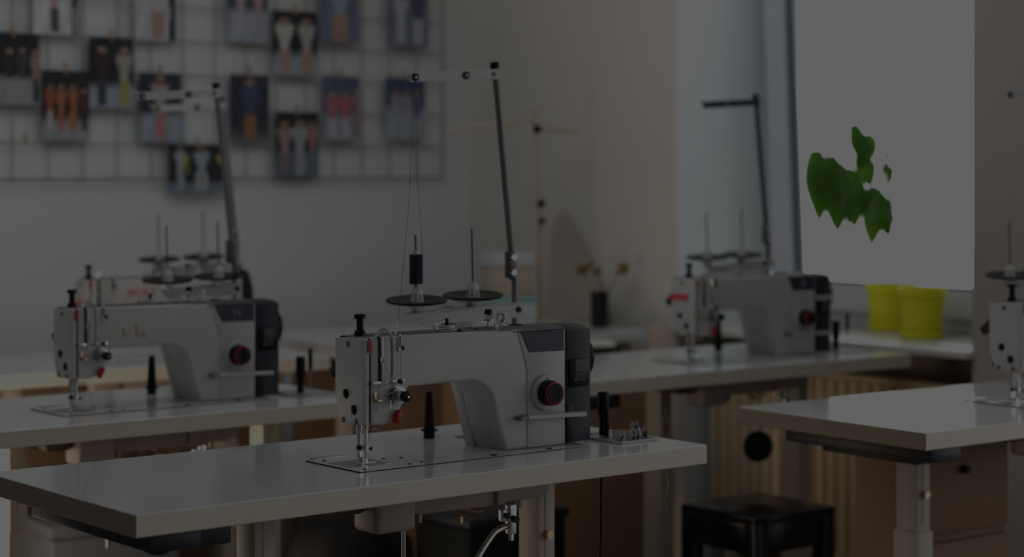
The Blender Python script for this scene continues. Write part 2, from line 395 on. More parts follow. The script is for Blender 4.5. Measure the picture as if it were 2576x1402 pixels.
    b.tube(pts, .0007, 5)
    tn = b.build('tension_disc', M['steel'], rt)
    b = MB(); b.lathe([(.0080, 0), (.0092, .003), (.0092, .012), (.0078, .014), (.004, .0145), (.004, .013), (0, .013)], (.1005, .0135, .1225), (0, -1, 0), 28, wob=lambda t: 1 + .03 * math.cos(2 * math.pi * t * 9)); b.build('tension_nut', M['black'], rt)
    b = MB(); b.lathe([(.0022, 0), (.0022, .001), (0, .001)], (.1005, -.0011, .1225), (0, -1, 0), 12); b.build('tension_stud', M['chrome'], rt)
    b = MB(); b.tube([(.085, .030, .122), (.083, .029, .110), (.0835, .029, .101)], .0013, 6); b.tube([(.0765, .033, .126), (.083, .030, .126), (.088, .029, .130)], .001, 6); b.build('check_spring', M['chrome'], rt)
    # red thread trimmer lever
    b = MB(); mt = Matrix.Translation((.0985, .030, .0850)) @ Matrix.Rotation(math.radians(28), 4, 'Y')
    b.box(-.0052, -.006, -.0125, .0052, .006, .0125, .003, 2, mt); b.build('red_lever', M['red'], rt)
    # rear hand lifter
    b = MB(); b.tube([(.062, .133, .180), (.058, .148, .172), (.055, .158, .160)], .004, 10); b.prism([(.130, .190), (.140, .186), (.170, .160), (.160, .146), (.146, .154), (.130, .168)], .048, .064, 'x', .002, 1); b.build('hand_lifter', M['black'], rt)
    # needle bar, presser bar, foot
    b = MB(); b.cyl((.0588, .070, .066), (.0588, .070, .0765), .0058, n=18); b.build('needle_bar_bushing', M['brass'], rt)
    b = MB(); b.cyl((.0588, .070, .034), (.0588, .070, .072), .0042, n=16); b.lathe([(.0052, 0), (.0056, .002), (.0056, .009), (.005, .011), (.0042, .011)], (.0588, .070, .023), n=16); b.cyl((.0588, .070, .0285), (.0675, .064, .0285), .0020, n=8); nb = b.build('needle_bar', M['chrome'], rt)
    b = MB(); b.cyl((.0660, .066, .0285), (.0685, .0635, .0285), .0032, n=10); b.build('needle_screw', M['black'], nb)
    b = MB(); b.cyl((.0588, .070, .003), (.0588, .070, .024), .0008, n=8); b.build('needle', M['steel'], rt)
    b = MB(); b.tube([(.0588, .066, .064), (.066, .060, .062), (.072, .056, .0625), (.0755, .054, .0622)], .001, 6); b.tube([(.066, .060, .062), (.068, .058, .0655), (.072, .056, .0625)], .0008, 6); b.build('needle_bar_guide', M['chrome'], rt)
    b = MB(); b.cyl((.0555, .085, .046), (.0555, .085, .074), .0046, n=16); b.cyl((.0555, .085, .057), (.0555, .085, .068), .0060, n=16); b.cyl((.0555, .085, .022), (.0555, .085, .047), .0036, n=14); b.build('presser_bar', M['steel'], rt)
    b = MB(); b.prism([(.052, .012), (.0605, .010), (.0605, .034), (.049, .034), (.049, .021)], .0795, .0865, 'y', .001, 1)
    b.prism([(.055, .003), (.066, .003), (.066, .0085), (.0605, .014), (.053, .014)], .072, .084, 'y', .001, 1)
    b.prism([(.044, .0030), (.046, .0058), (.060, .0050), (.074, .0052), (.077, .0085), (.0785, .0082), (.075, .0030)], .064, .078, 'y', .0005, 1)
    pf = b.build('presser_foot', M['chrome'], rt)
    b = MB(); b.cyl((.050, .0795, .0305), (.050, .0745, .0305), .0042, n=14); b.build('foot_screw', M['black'], pf)
    # top: bobbin winder, tensioner, oil window
    b = MB(); b.box(.213, .060, .2262, .262, .100, .2280, .001); b.lathe([(.020, 0), (.020, .0014), (0, .0018)], (.245, .080, .2272), n=24); bw = b.build('bobbin_winder_base', M['steel'], rt)
    b = MB(); b.lathe([(.0135, 0), (.0145, .0015), (.0140, .0065), (.0, .0065)], (.243, .078, .2290), n=24); b.build('winder_wheel', M['paintsm'], rt)
    b = MB(); b.cyl((.243, .078, .2355), (.243, .078, .2480), .0035, n=14); b.build('winder_spindle', M['black'], rt)
    b = MB(); b.tube([(.228, .072, .2300), (.214, .074, .2300), (.2095, .074, .2330), (.2105, .074, .2375), (.216, .074, .2385), (.232, .074, .2410), (.2345, .074, .2450)], .0013, 8, flat=(.0012, .0030)); b.build('winder_latch', M['chrome'], rt)
    b = MB()
    for x, y in ((.262, .068), (.256, .056), (.300, .083), (.302, .066)): b.lathe([(.0052, 0), (.0052, .0016), (.003, .0024), (0, .0024)], (x, y, .2262), n=16)
    b.build('top_screw', M['black'], rt)
    b = MB(); b.cyl((.345, .085, .226), (.345, .085, .250), .0022, n=10)
    for r, z in ((.0095, .2375), (.0105, .2390), (.0090, .2402)): b.lathe([(r, 0), (r, .0009), (r * .7, .0014), (0, .0014)], (.345, .085, z), n=24)
    b.tube([(.345 + .0062 * math.cos(k * .7), .085 + .0062 * math.sin(k * .7), .2415 + k * .00022) for k in range(42)], .0006, 5)
    b.tube([(.336, .080, .238), (.327, .078, .237), (.3225, .078, .2395), (.3205, .078, .2440)], .0012, 6)
    b.build('winder_tension', M['steel'], rt)
    b = MB(); b.lathe([(.0078, 0), (.0070, .0085), (.0066, .0095), (0, .0095)], (.345, .085, .2500), n=20, wob=lambda t: 1 + .02 * math.cos(2 * math.pi * t * 10)); b.build('winder_tension_nut', M['black'], rt)
    b = MB(); b.lathe([(.0140, 0), (.0140, .0035), (.0098, .004), (.0094, .022), (.0088, .0240), (0, .0240)], (.376, .085, .2266), n=28); b.build('oil_sight_window', M['clear'], rt)
    b = MB(); b.lathe([(.0125, 0), (.0125, .0012), (.010, .0018), (0, .0014)], (.415, .090, .2268), n=24); b.build('oil_cap', M['blackm'], rt)
    # wire thread hook on top
    b = MB(); b.box(.114, .072, .2262, .128, .078, .2275, .0004); b.tube([(.126, .075, .2275), (.128, .075, .236), (.131, .075, .246), (.1325, .075, .248), (.1320, .075, .243), (.1295, .075, .234)], .0006, 6); b.build('top_thread_hook', M['steel'], rt)
    b = MB(); b.lathe([(.0050, 0), (.0050, .0020), (0, .0026)], (.117, .075, .2275), n=16); b.build('hook_screw', M['black'], rt)
    # machine thread path
    b = MB()
    b.tube([(.1325, .074, .246), (.122, .060, .2330), (.1065, .033, .2260), (.1065, .031, .200), (.1060, .0300, .1500), (.1040, .028, .130)], .00035, 4)
    b.tube([(.086, .029, .130), (.088, .029, .147), (.0690, .0325, .187), (.0560, .031, .147), (.0585, .028, .118), (.055, .045, .075), (.0575, .066, .030), (.0588, .0700, .006)], .00035, 4)
    b.build('needle_thread', M['thr'], rt)
    # underside
    b = MB()
    zb = -TH - .001
    b.prism([(.115, zb), (.425, zb), (.430, -.060), (.424, -.078), (.405, -.086), (.35, -.0865), (.32, -.0860), (.3, -.0900), (.17, -.088), (.115, -.088)], .006, .150, 'y', .006, 2)
    pn = b.build('oil_pan', M['pan'], rt)
    b = MB(); b.box(.034, .000, -.112, .120, .075, zb, .010, 3); b.build('hook_guard', M['pan'], rt)
    b = MB(); b.box(-.030, .030, -.078, .034, .140, zb - .012, .010, 3); b.build('pan_end', M['dbrown'], rt)
    b = MB(); b.box(.122, -.002, -.100, .130, .010, -.085, .002); b.build('pan_tab', M['pan'], rt)
    b = MB(); b.box(.298, -.001, -.088, .318, .006, zb, .002); b.build('pan_bracket', M['pan'], rt)
    b = MB(); b.cyl((.365, .02, -.100), (.365, .02, -.086), .006, n=12); b.build('drain_plug', M['pan'], rt)
    # knee lifter
    b = MB(); b.box(.319, -.012, -.141, .3335, .004, -.088, .0015); b.box(.307, -.006, -.118, .321, .008, -.096, .002); b.cyl((.3265, -.004, -.153), (.3265, -.004, -.139), .0056, n=6)
    kn = b.build('knee_lifter_clamp', M['chrome'], rt)
    b = MB(); b.cyl((.326, -.012, -.113), (.326, -.022, -.113), .0065, n=16); b.cyl((.312, -.006, -.106), (.312, -.014, -.106), .0055, n=6); b.build('clamp_bolt', M['black'], kn)
    b = MB(); b.tube([(.325, .0, -.1265), (.306, -.002, -.1290), (.290, -.004, -.133), (.280, -.006, -.140), (.262, -.008, -.157), (.240, -.010, -.181), (.224, -.012, -.205), (.214, -.014, -.250)], .0056, 12); b.build('knee_lifter_rod', M['chrome'], rt)
    b = MB(); b.lathe([(.0, 0), (.030, .002), (.040, .006), (.042, .012), (.040, .020), (.030, .022), (0, .022)], (.214, -.012, -.275), (-.45, -.9, .03), 36); b.build('knee_pad', M['blackm'], rt)
    b = MB(); b.cyl((.1262, .05, -.112), (.1262, .05, -.30), .0040, n=10); b.build('lift_chain_rod', M['steel'], rt)
    b = MB(); b.tube([(.215, .03, -.088), (.232, .02, -.097), (.246, .015, -.105), (.252, .012, -.109)], .0045, 8, flat=(.003, .007)); b.cyl((.222, .01, -.112), (.222, .01, -.100), .005, n=6); b.tube([(.252, .03, -.092), (.272, .02, -.098), (.280, .02, -.097)], .0032, 8); b.build('trip_lever', M['brass'], rt)
    return rt

def make_stand():
    """thread stand clamped at the rear of the table, in machine coordinates"""
    rt = empty('thread_stand', (0, 0, 0)); Y = .345; X0 = .6135
    b = MB(); b.cyl((X0 + .004, Y, .0005), (X0 + .004, Y, .305), .0062, n=20); b.lathe([(.018, 0), (.018, .004), (.010, .008), (.0062, .008)], (X0 + .004, Y, .0005), n=20); b.build('lower_pole', M['pole'], rt)
    dx = -.0985 / .999
    b = MB(); b.cyl((X0 + .002, Y, .293), (.5665, Y, .727), .0072, n=20); b.cyl((X0 + .002, Y, .293), (X0 - .003, Y, .345), .0092, n=20); b.build('upper_pole', M['pole'], rt)
    b = MB(); b.box(X0 - .020, Y - .012, .297, X0 - .004, Y + .004, .352, .003); b.build('pole_joiner', M['topdark'], rt)
    b = MB(); b.cyl((X0 - .012, Y - .012, .340), (X0 - .012, Y - .020, .340), .006, n=12); b.cyl((X0 - .012, Y - .012, .309), (X0 - .012, Y - .020, .309), .006, n=12); b.build('joiner_bolt', M['steel'], rt)
    b = MB(); b.lathe([(.0095, 0), (.0095, .012), (.0085, .014), (0, .014)], (.5667, Y, .7215), (-.105, 0, 1), n=20); b.build('pole_cap', M['black'], rt)
    mt = Matrix.Translation((.567, Y - .009, .7105)) @ Matrix.Rotation(math.radians(-3.4), 4, 'Y')
    b = MB(); b.box(-.2200, -.0015, -.0095, .006, .0015, .0100, .0004, 1, mt); b.box(-.0060, -.0012, -.011, .008, .020, .011, .001, 1, mt); b.prism([(.335, .705), (.349, .7060), (.349, .7095), (.3365, .7098)], Y - .0105, Y - .0075, 'y'); ar = b.build('guide_arm', M['paintsm'], rt)
    for x, nm in ((.3595, 0), (.4845, 0)):
        z = .7105 - (.567 - x) * math.tan(math.radians(3.4))
        b = MB(); b.lathe([(.0078, 0), (.0078, .003), (.0030, .0036), (.0028, .001), (0, .001)], (x, Y - .0108, z), (0, -1, 0), 22); e = b.build('thread_eyelet', M['black'], ar)
        b = MB(); b.lathe([(.0028, 0), (.0028, .0002), (0, .0002)], (x, Y - .0143, z), (0, -1, 0), 14); b.build('eyelet_hole', M['saucer'], e)
    b = MB(); b.lathe([(.0048, 0), (.0048, .0015), (0, .0016)], (.555, Y - .0108, .710), (0, -1, 0), 14); b.build('arm_bolt', M['topdark'], ar)
    b = MB(); b.lathe([(.0042, 0), (.0042, .0004), (0, .0004)], (.4425, Y - .0106, .7030), (0, -1, 0), 14); b.build('arm_hole', M['white'], ar)
    # spool arm
    b = MB()
    b.prism([(.352, .2365), (.367, .2185), (.377, .2130), (.6265, .2165), (.6330, .2200), (.6330, .2455), (.6265, .2475), (.605, .2465), (.40, .2345)], Y - .012, Y - .0095, 'y', .0005, 1)
    b.prism([(.352, .2350), (.352, .2370), (.607, .2475), (.633, .2475), (.633, .2455)], Y - .012, Y + .014, 'y')
    b.build('spool_arm', M['paintsm'], rt)
    b = MB(); b.lathe([(.0060, 0), (.0060, .003), (.003, .004), (0, .003)], (.618, Y - .012, .233), (0, -1, 0), 16); b.build('spool_arm_bolt', M['black'], rt)
    for (x, z, tip) in ((.3705, .2560, .3900), (.5100, .2600, .3990)):
        b = MB(); tx = (-.05, -.062, 1); b.lathe([(.012, -.0155), (.014, -.013), (.015, -.007), (.020, -.0050), (.045, -.0005), (.0580, .0018), (.0588, .0024)], (x, Y, z), tx, n=40)
        b.cyl((x, Y, z - .020), (x, Y, z - .013), .004, n=12); sp = b.build('spool_saucer', M['saucer'], rt)
        b = MB(); b.lathe([(.0575, .0022), (.0605, .0040), (.0608, .0070), (.0590, .0080), (.0560, .0072), (.0400, .0042), (.016, .0030), (0, .0030)], (x, Y, z), tx, n=40); b.build('foam_disc', M['black'], sp)
        b = MB(); b.lathe([(.0150, .0015), (.0105, .0255), (.0080, .0285), (.0045, .0290), (.0045, .033), (0, .033)], (x, Y, z), n=28); cn = b.build('spool_cone', M['saucer'], rt)
        b = MB()
        for k in range(8):
            a = 2 * math.pi * k / 8; c, s_ = math.cos(a), math.sin(a)
            b.tube([(x + .0149 * c, Y + .0149 * s_, z + .0035), (x + .0124 * c, Y + .0124 * s_, z + .018)], .0009, 4)
        b.build('cone_slot', M['blackm'], cn)
        b = MB(); b.cyl((x, Y, z + .030), (x - .003, Y, tip), .0021, n=10); b.build('spool_pin', M['topdark'], rt)
    return rt

def make_fat_driver():
    b = MB(); b.lathe([(.0085, 0), (.0085, .012), (.0072, .016), (.0088, .030), (.0112, .045), (.0112, .078), (.0098, .0835), (0, .0845)], n=24, wob=lambda t: 1 + .03 * math.cos(2 * math.pi * t * 8))
    return b
def make_thin_driver(h=.085):
    rt = empty('screwdriver', (0, 0, 0))
    b = MB(); b.lathe([(.0030, 0), (.0045, .004), (.0052, .018), (.0052, .048), (.0040, .052), (0, .052)], (0, 0, h - .052), n=16); b.build('handle', M['black'], rt)
    b = MB(); b.cyl((0, 0, 0), (0, 0, h - .05), .0016, n=8); b.build('shaft', M['steel'], rt)
    return rt

def make_tray(fr, u, v, label):
    rt = empty('bobbin_tray', fr.W(u, v, .0004), fr.rz); tag(rt, label, 'tray')
    W_, D_ = .097, .135
    b = MB(); b.box(0, 0, 0, W_, D_, .0015, .0004, 1)
    t = .0035
    for q in ((0, 0, W_, t), (0, D_ - t, W_, D_), (0, 0, t, D_), (W_ - t, 0, W_, D_)): b.box(q[0], q[1], 0, q[2], q[3], .0048, .001, 1)
    b.build('rim', M['saucer'], rt)
    b = MB(); b.box(.008, .010, .0014, .045, .090, .0022); b.box(.050, .010, .0014, .090, .045, .0022); b.box(.050, .060, .0014, .078, .066, .0024)
    b.box(.045, .100, .0014, .060, .108, .0024)
    b.build('compartment', M['pole'], rt)
    return rt
def make_bobbin():
    rt = empty('bobbin', (0, 0, 0)); r = .0105; w = .0045
    b = MB()
    for s_ in (-1, 1): b.lathe([(r, 0), (r, .0009), (.003, .0011), (0, .0011)], (0, s_ * w, r), (0, s_, 0), 24)
    b.cyl((0, -w, r), (0, w, r), .003, n=12); b.build('flanges', M['saucer'], rt)
    b = MB(); b.cyl((0, -w + .0005, r), (0, w - .0005, r), .0078, n=20); b.build('winding', M['pole'], rt)
    return rt

# ================================================================== SETTING
YB = .84                                     # heading of the back wall
KX, KY = -.157, 7.288                        # room corner behind the tables
ub = Vector((math.sin(YB), math.cos(YB), 0))
def backwall(s, z, off=0.0):                 # s along the wall (0 in the corner, negative to the left); off = out from the wall
    n = Vector((math.cos(YB), -math.sin(YB), 0))
    return Vector((KX, KY, 0)) + ub * s + n * off + Vector((0, 0, z))
RZB = math.pi / 2 - YB
WF_RZ = math.atan2(-.7788, .6272)
def wwall(x, y, z):
    return Vector((KX + x * .6272 + y * .7788, KY - x * .7788 + y * .6272, z))

b = MB(); b.box(-6, -3, -.08, 6, 7.1, 0)
tag(b.build('floor', wood('grey_brown_floor', (.36, .29, .23), (.28, .22, .17), (1, 1, 1), .35)), kind='structure')
b = MB(); b.box(-6, -.5, 3.2, 6, 8.2, 3.3); tag(b.build('ceiling', mat('white_ceiling', (.8, .8, .79), .9, noise=.03)), kind='structure')
b = MB(); b.box(-5.0, 0, 0, 0, .15, 3.2)
tag(b.build('wall_back', gradwall('back_wall_light_fade', (.80, .82, .86), (.67, .665, .645), .9, 1.9), None, backwall(0, 0), RZB), kind='structure')  # light falloff put into the colour: lighter and bluer towards the bottom
b = MB(); b.box(-.1, 0, 0, 1.102, .55, 3.2)
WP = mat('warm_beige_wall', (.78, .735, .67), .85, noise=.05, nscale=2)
WR = mat('white_window_reveal', (.84, .89, .93), .8, noise=.04, nscale=2)
for f in b.b.faces: pass
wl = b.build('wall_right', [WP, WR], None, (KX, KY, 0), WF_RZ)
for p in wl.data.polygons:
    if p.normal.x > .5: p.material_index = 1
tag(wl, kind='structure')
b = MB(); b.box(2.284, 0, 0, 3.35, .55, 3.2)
WS = mat('shaded_grey_wall', (.52, .46, .43), .85, noise=.06, nscale=2)  # backlit shade of the window wall put into a darker, greyer colour
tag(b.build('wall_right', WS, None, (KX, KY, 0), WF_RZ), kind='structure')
b = MB(); b.box(1.102, .30, 0, 2.284, .55, TZ - .01); tag(b.build('wall_niche', mat('shaded_niche_paint', (.42, .33, .27), .8, noise=.05), None, (KX, KY, 0), WF_RZ), kind='structure')  # shade inside the niche put into a darker brown
b = MB(); b.box(1.102, 0, 2.75, 2.284, .55, 3.2); tag(b.build('wall_lintel', WP, None, (KX, KY, 0), WF_RZ), kind='structure')
b = MB(); b.box(1.095, -.035, TZ - .009, 2.292, .47, TZ + .011, .003); tag(b.build('window_sill', M['sill'], None, (KX, KY, 0), WF_RZ), kind='structure')
# window: fixed frame, tilted sash, glass
wr = empty('window_1', (KX, KY, 0), WF_RZ); tag(wr, kind='structure')
z0, z1 = TZ + .011, 2.70
b = MB(); b.box(1.102, .43, z0, 1.172, .50, z1, .004); b.box(2.214, .43, z0, 2.284, .50, z1, .004); b.box(1.102, .43, z0, 2.284, .50, z0 + .06, .004); b.box(1.102, .43, z1 - .07, 2.284, .50, z1, .004)
b.build('window_frame', M['frame2'], wr)
tilt = Matrix.Translation((0, .45, z0 + .05)) @ Matrix.Rotation(math.radians(3.0), 4, 'X')
def sb(b, x0, y0, za, x1, y1, zb, bev=.003): b.box(x0, y0, za, x1, y1, zb, bev, 1, tilt)
H = 1.80
b = MB(); sb(b, 1.150, -.05, 0, 1.235, .02, H); sb(b, 2.165, -.05, 0, 2.236, .02, H); sb(b, 1.235, -.05, 0, 2.165, .02, .085); sb(b, 1.235, -.05, H - .08, 2.165, .02, H)
sh = b.build('window_sash', M['frame'], wr)
b = MB(); sb(b, 1.235, -.03, .085, 1.245, -.005, H - .08, 0); sb(b, 2.155, -.03, .085, 2.165, -.005, H - .08, 0); sb(b, 1.235, -.03, .085, 2.165, -.005, .093, 0)
b.build('window_gasket', M['gasket'], sh)
gm = bpy.data.materials.new('window_glass'); gm.use_nodes = True; nt = gm.node_tree; nt.nodes.clear()
o_ = nt.nodes.new('ShaderNodeOutputMaterial'); mxs = nt.nodes.new('ShaderNodeMixShader'); tr = nt.nodes.new('ShaderNodeBsdfTransparent'); gl = nt.nodes.new('ShaderNodeBsdfGlossy'); mxs.inputs[0].default_value = .05
gl.inputs['Roughness'].default_value = .03; tr.inputs['Color'].default_value = (.98, .99, .99, 1)
nt.links.new(tr.outputs[0], mxs.inputs[1]); nt.links.new(gl.outputs[0], mxs.inputs[2]); nt.links.new(mxs.outputs[0], o_.inputs[0])
b = MB(); sb(b, 1.243, -.02, .09, 2.157, -.014, H - .08, 0); b.build('window_pane', gm, sh)
b = MB(); sb(b, 1.212, -.066, 1.08, 1.240, -.05, 1.25, .004); b.build('window_handle', M['frame'], sh)
# radiator in the niche
rt = empty('radiator', (KX, KY, 0), WF_RZ); tag(rt, 'long beige ribbed radiator in the niche beneath the window sill', 'radiator')
b = MB(); random.seed(3)
n = 24; x = 1.14
for k in range(n):
    w = 1.10 / n
    b.box(x + .004, .10, .12, x + w - .004, .16, .66, .010, 2); x += w
b.build('ribs', M['rib'], rt)
for z_ in (.655, .11): b = MB(); b.box(1.14, .11, z_, 2.24, .155, z_ + .02, .004); b.build('header_pipe', M['rib'], rt)
for x_ in (1.2, 2.15): b = MB(); b.box(x_, .12, 0, x_ + .03, .15, .12); b.build('foot', M['rib'], rt)

# ================================================================== TABLES
table1 = make_table(T1, label='white laminate sewing table nearest the camera, whole top in view')
table2 = make_table(T2, label='white sewing table at the left, behind the nearest table', legs=(.42, 1.05))
table3 = make_table(T3, label='white sewing table in front of the window wall, its right corner near the sill', legs=(.52, 1.05), legv=.285)
table4 = make_table(T4, label='white sewing table cut by the right edge, reflecting the bright window', legs=(.245, .985), treadle=False)
table5 = make_table(T5, label='white sewing table farthest left, under the machine with red lettering', extras=False, treadle=False)
for t in (table1, table2, table3, table4, table5): t['group'] = 'white sewing tables'
T6 = Frame(-.513, 5.79, math.atan2(.848, .53))
t6 = empty('work_table', (T6.ax, T6.ay, 0), T6.rz); tag(t6, 'pale work table in the far corner, holding the two-armed stand and black vase', 'table')
b = MB(); b.box(0, 0, TZ - .035, 1.12, .60, TZ, .002, 1); b.build('tabletop', [M['ttop']], t6)
for x, y in ((.04, .04), (1.04, .04), (.04, .52), (1.04, .52)):
    b = MB(); b.box(x, y, 0, x + .04, y + .04, TZ - .035, .002); b.build('leg', M['lbrown'], t6)
cb = empty('storage_cabinet', T6.W(.10, .10, -TZ), T6.rz); tag(cb, 'low orange-brown wooden cabinet standing under the far work table', 'cabinet')
b = MB(); b.box(0, 0, 0, .92, .40, .70, .003); b.build('cabinet_body', M['brown'], cb)
for k in range(2):
    b = MB(); b.box(.01 + k * .455, -.016, .03, .455 + k * .455, 0, .69, .002); d = b.build('door', M['brown'], cb)
    b = MB(); b.cyl((.43 + k * .06, -.030, .50), (.43 + k * .06, -.016, .50), .008, n=12); b.build('knob', M['steel'], d)
cb = empty('shade_sideboard', backwall(-3.2, 0, .30), RZB); tag(cb, 'made-up low brown sideboard standing in for shade on the lower back wall', 'cabinet')  # added sideboard, its brown stands in for shade on the lower wall
b = MB(); b.box(0, 0, 0, 2.15, .28, .72, .003); b.build('cabinet_body', M['brown'], cb)
for k in range(4):
    b = MB(); b.box(.01 + k * .535, -.014, .04, .525 + k * .535, 0, .70, .002); d = b.build('door', M['brown'], cb)
    b = MB(); b.cyl((.48 + k * .535, -.026, .50), (.48 + k * .535, -.014, .50), .008, n=12); b.build('knob', M['steel'], d)

# ================================================================== MACHINES
MX, MY = .4953, .1246
proto = make_machine(); stand = make_stand()
def place(o, fr, x=MX, y=MY): o.location = fr.W(x, y); o.rotation_euler = (0, 0, fr.rz)
def kids(o, nm): return [c for c in o.children if c.name.split('.')[0] == nm]
def drop(o):
    for c in list(o.children): drop(c)
    bpy.data.objects.remove(o)
m2, m3, m4, m5 = (copy_tree(proto) for _ in range(4))
s2, s3, s4, s5 = (copy_tree(stand) for _ in range(4))
place(proto, T1); place(stand, T1)
place(m2, T2, .4994, .1374); place(s2, T2, .4994, .1374)
place(m3, T3, .4975, .1262); place(s3, T3, .4975, .1262)
place(m4, T4, .478, .137); place(s4, T4, .478, .137)
place(m5, T5, .5126, .1169); place(s5, T5, .5126, .1169)
GM = 'industrial sewing machines, one on each white table'
tag(proto, 'sharp cream sewing machine with digital display and red-ringed dial, nearest the camera', 'sewing machine', GM)
tag(m2, 'grey sewing machine on the left table with bead-like cream mark on its arm', 'sewing machine', GM)
tag(m3, 'sewing machine in front of the window with a red sticker on its face plate', 'sewing machine', GM)
tag(m4, 'sewing machine cut by the right edge, only its end plate and needle showing', 'sewing machine', GM)
tag(m5, 'farthest left cream sewing machine with blurred red lettering along its arm', 'sewing machine', GM)
GS = 'thread stands, one behind each sewing machine'
tag(stand, 'tall thread stand behind the nearest machine, navy spool on one pin', 'thread stand', GS)
tag(s2, 'thread stand behind the left machine, two black discs, no spools', 'thread stand', GS)
tag(s3, 'thin dark thread stand in front of the window reveal', 'thread stand', GS)
tag(s4, 'thread stand at the right edge, mostly outside the frame', 'thread stand', GS)
tag(s5, 'thread stand of the farthest left machine, behind the other stand', 'thread stand', GS)
for c in kids(m3, 'knee_pad'): c.location.z += .048
for m in (m2, m3, m4, m5):
    for nm in ('needle_thread',):
        for c in kids(m, nm): drop(c)
    for cv in kids(m, 'name_cover'):
        for c in kids(cv, 'red_dashes'): drop(c)
# poles and arm of the window stand: backlit silhouette put into a dark colour
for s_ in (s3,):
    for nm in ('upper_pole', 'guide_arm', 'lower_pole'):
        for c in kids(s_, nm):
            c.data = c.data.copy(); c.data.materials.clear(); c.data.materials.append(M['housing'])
# marks that differ between the machines
b = MB(); b.box(.155, .0345, .160, .170, .0368, .178, .0015); b.box(.186, .0345, .1575, .200, .0368, .187, .0015); b.box(.203, .0345, .157, .2135, .0368, .170, .0015)
b.b.faces.ensure_lookup_table(); o = b.build('raised_mark', M['legm'], m2); o['label'] = 'cream raised mark on the arm'
o = text_mesh('94', .023, 'cover_emblem', M['glyph'], m2, Matrix.Translation((.437, .0312, .198)) @ FRONT); o['label'] = 'small pale emblem on the dark cover'
b = MB(); b.lathe([(.007, 0), (.007, .0008), (.004, .001), (0, .001)], (.437, .0318, .199), (0, -1, 0), 20); o = b.build('cover_emblem', M['glyph'], m3); o['label'] = 'small round pale emblem on the dark cover'
b = MB(); b.box(.0325, .062, .165, .0346, .132, .182, .0004); o = b.build('face_sticker', M['redprint'], m3); o['label'] = 'red strip sticker'
b = MB(); b.box(.4895, .030, .150, .556, .0345, .162, .001); o = b.build('housing_strip', M['paintsm'], m3); o['label'] = 'pale strip across the dark housing'
for nm in ('motor_housing', 'control_panel', 'name_cover', 'top_cover'):
    for c in kids(m5, nm): drop(c)
o = text_mesh('JACK E', .027, 'brand_lettering', M['redprint'], m5, Matrix.Translation((.190, .0365, .188)) @ FRONT, .0008); o['label'] = 'blurred red capital letters'
b = MB(); b.box(.0325, .055, .140, .0346, .120, .165, .0004); o = b.build('face_sticker', M['orangeprint'], m5); o['label'] = 'orange-red sticker'
b = MB(); b.prism([(.495, .120), (.498, .215), (.503, .238), (.512, .240), (.520, .228), (.532, .185), (.532, .120)], .050, .100, 'y', .004, 2); o = b.build('drive_unit', M['housing'], m5)
for c in kids(m5, 'hand_wheel'): drop(c)
for c in kids(s2, 'joiner_bolt'):
    c.data = c.data.copy(); c.data.materials.clear(); c.data.materials.append(M['topdark'])
for nm in ('spool_saucer', 'spool_cone', 'spool_pin'):
    for c in kids(s2, nm): c.location.x += .050; c.location.y -= .022
for c in kids(s2, 'spool_arm'): c.scale.x = .80; c.location.x = .633 * .20

# spool and its thread on the nearest stand
sp = empty('thread_spool', stand.location + Vector((0, 0, 0)), T1.rz); tag(sp, 'dark navy thread spool on the front pin of the nearest thread stand', 'thread spool')
b = MB(); b.lathe([(.0122, .2935), (.0134, .2945), (.0134, .3505), (.0122, .3515), (.0122, .2935)], (.3692, .345, 0), n=28); b.b.faces.ensure_lookup_table(); b.build('thread_winding', M['thread'], sp)
b = MB(); b.lathe([(.0062, .2895), (.0062, .2935), (.0100, .2937), (.0100, .2939), (.0050, .294), (.0050, .3515), (.0052, .3585), (.0046, .3600)], (.3690, .345, 0), n=20); b.build('spool_core', M['saucer'], sp)
b = MB()
b.tube([(.3800, .338, .351), (.3640, .3360, .52), (.3596, .3335, .6985), (.3540, .3335, .7050), (.3520, .3335, .6990), (.30, .262, .60), (.24, .19, .46), (.1325, .075, .247)], .00042, 5)
b.build('loose_thread', M['thr'], sp)

# tools and trays
tray1 = make_tray(T1, 1.072, .1005, 'grey bobbin tray set in the nearest table, filled with bobbins')
tray2 = make_tray(T2, 1.072, .1005, 'grey bobbin tray on the left table beside its dark motor housing')
tray3 = make_tray(T3, 1.072, .1005, 'bobbin tray on the table in front of the window')
for t in (tray1, tray2, tray3): t['group'] = 'bobbin trays'
bp = make_bobbin(); bl = []
spots = [(.020, .030, 35, 0, 'bobbin at the camera-left end of the grey tray, beside the motor housing'),
         (.043, .020, 20, 0, 'dark-wound bobbin standing at the tray front edge'),
         (.056, .022, 15, 0, 'small bobbin leaning just right of the dark-wound one'),
         (.0725, .028, -20, -16, 'wide bobbin tilted in the middle of the pile'),
         (.080, .052, 10, 0, 'bobbin standing upright on top of the pile, highest of all'),
         (.086, .030, -12, 10, 'rightmost bobbin, tilted against the pile')]
for k, (x, y, rz, tl, lb) in enumerate(spots):
    o = bp if k == 0 else copy_tree(bp)
    w = T1.W(1.072 + x, .1005 + y, .0028 + (.009 if k == 4 else 0))
    o.location = w; o.rotation_euler = (math.radians(tl), 0, T1.rz + math.radians(rz + 60)); tag(o, lb, 'bobbin', 'metal bobbins in the nearest tray')
fd = make_fat_driver().build('screwdriver_handle', M['black'], None, T1.W(1.128, .214, .0022), T1.rz); fd.name = 'stubby_screwdriver'
tag(fd, 'thick black screwdriver handle standing in the nearest bobbin tray', 'screwdriver', 'thick upright screwdrivers')
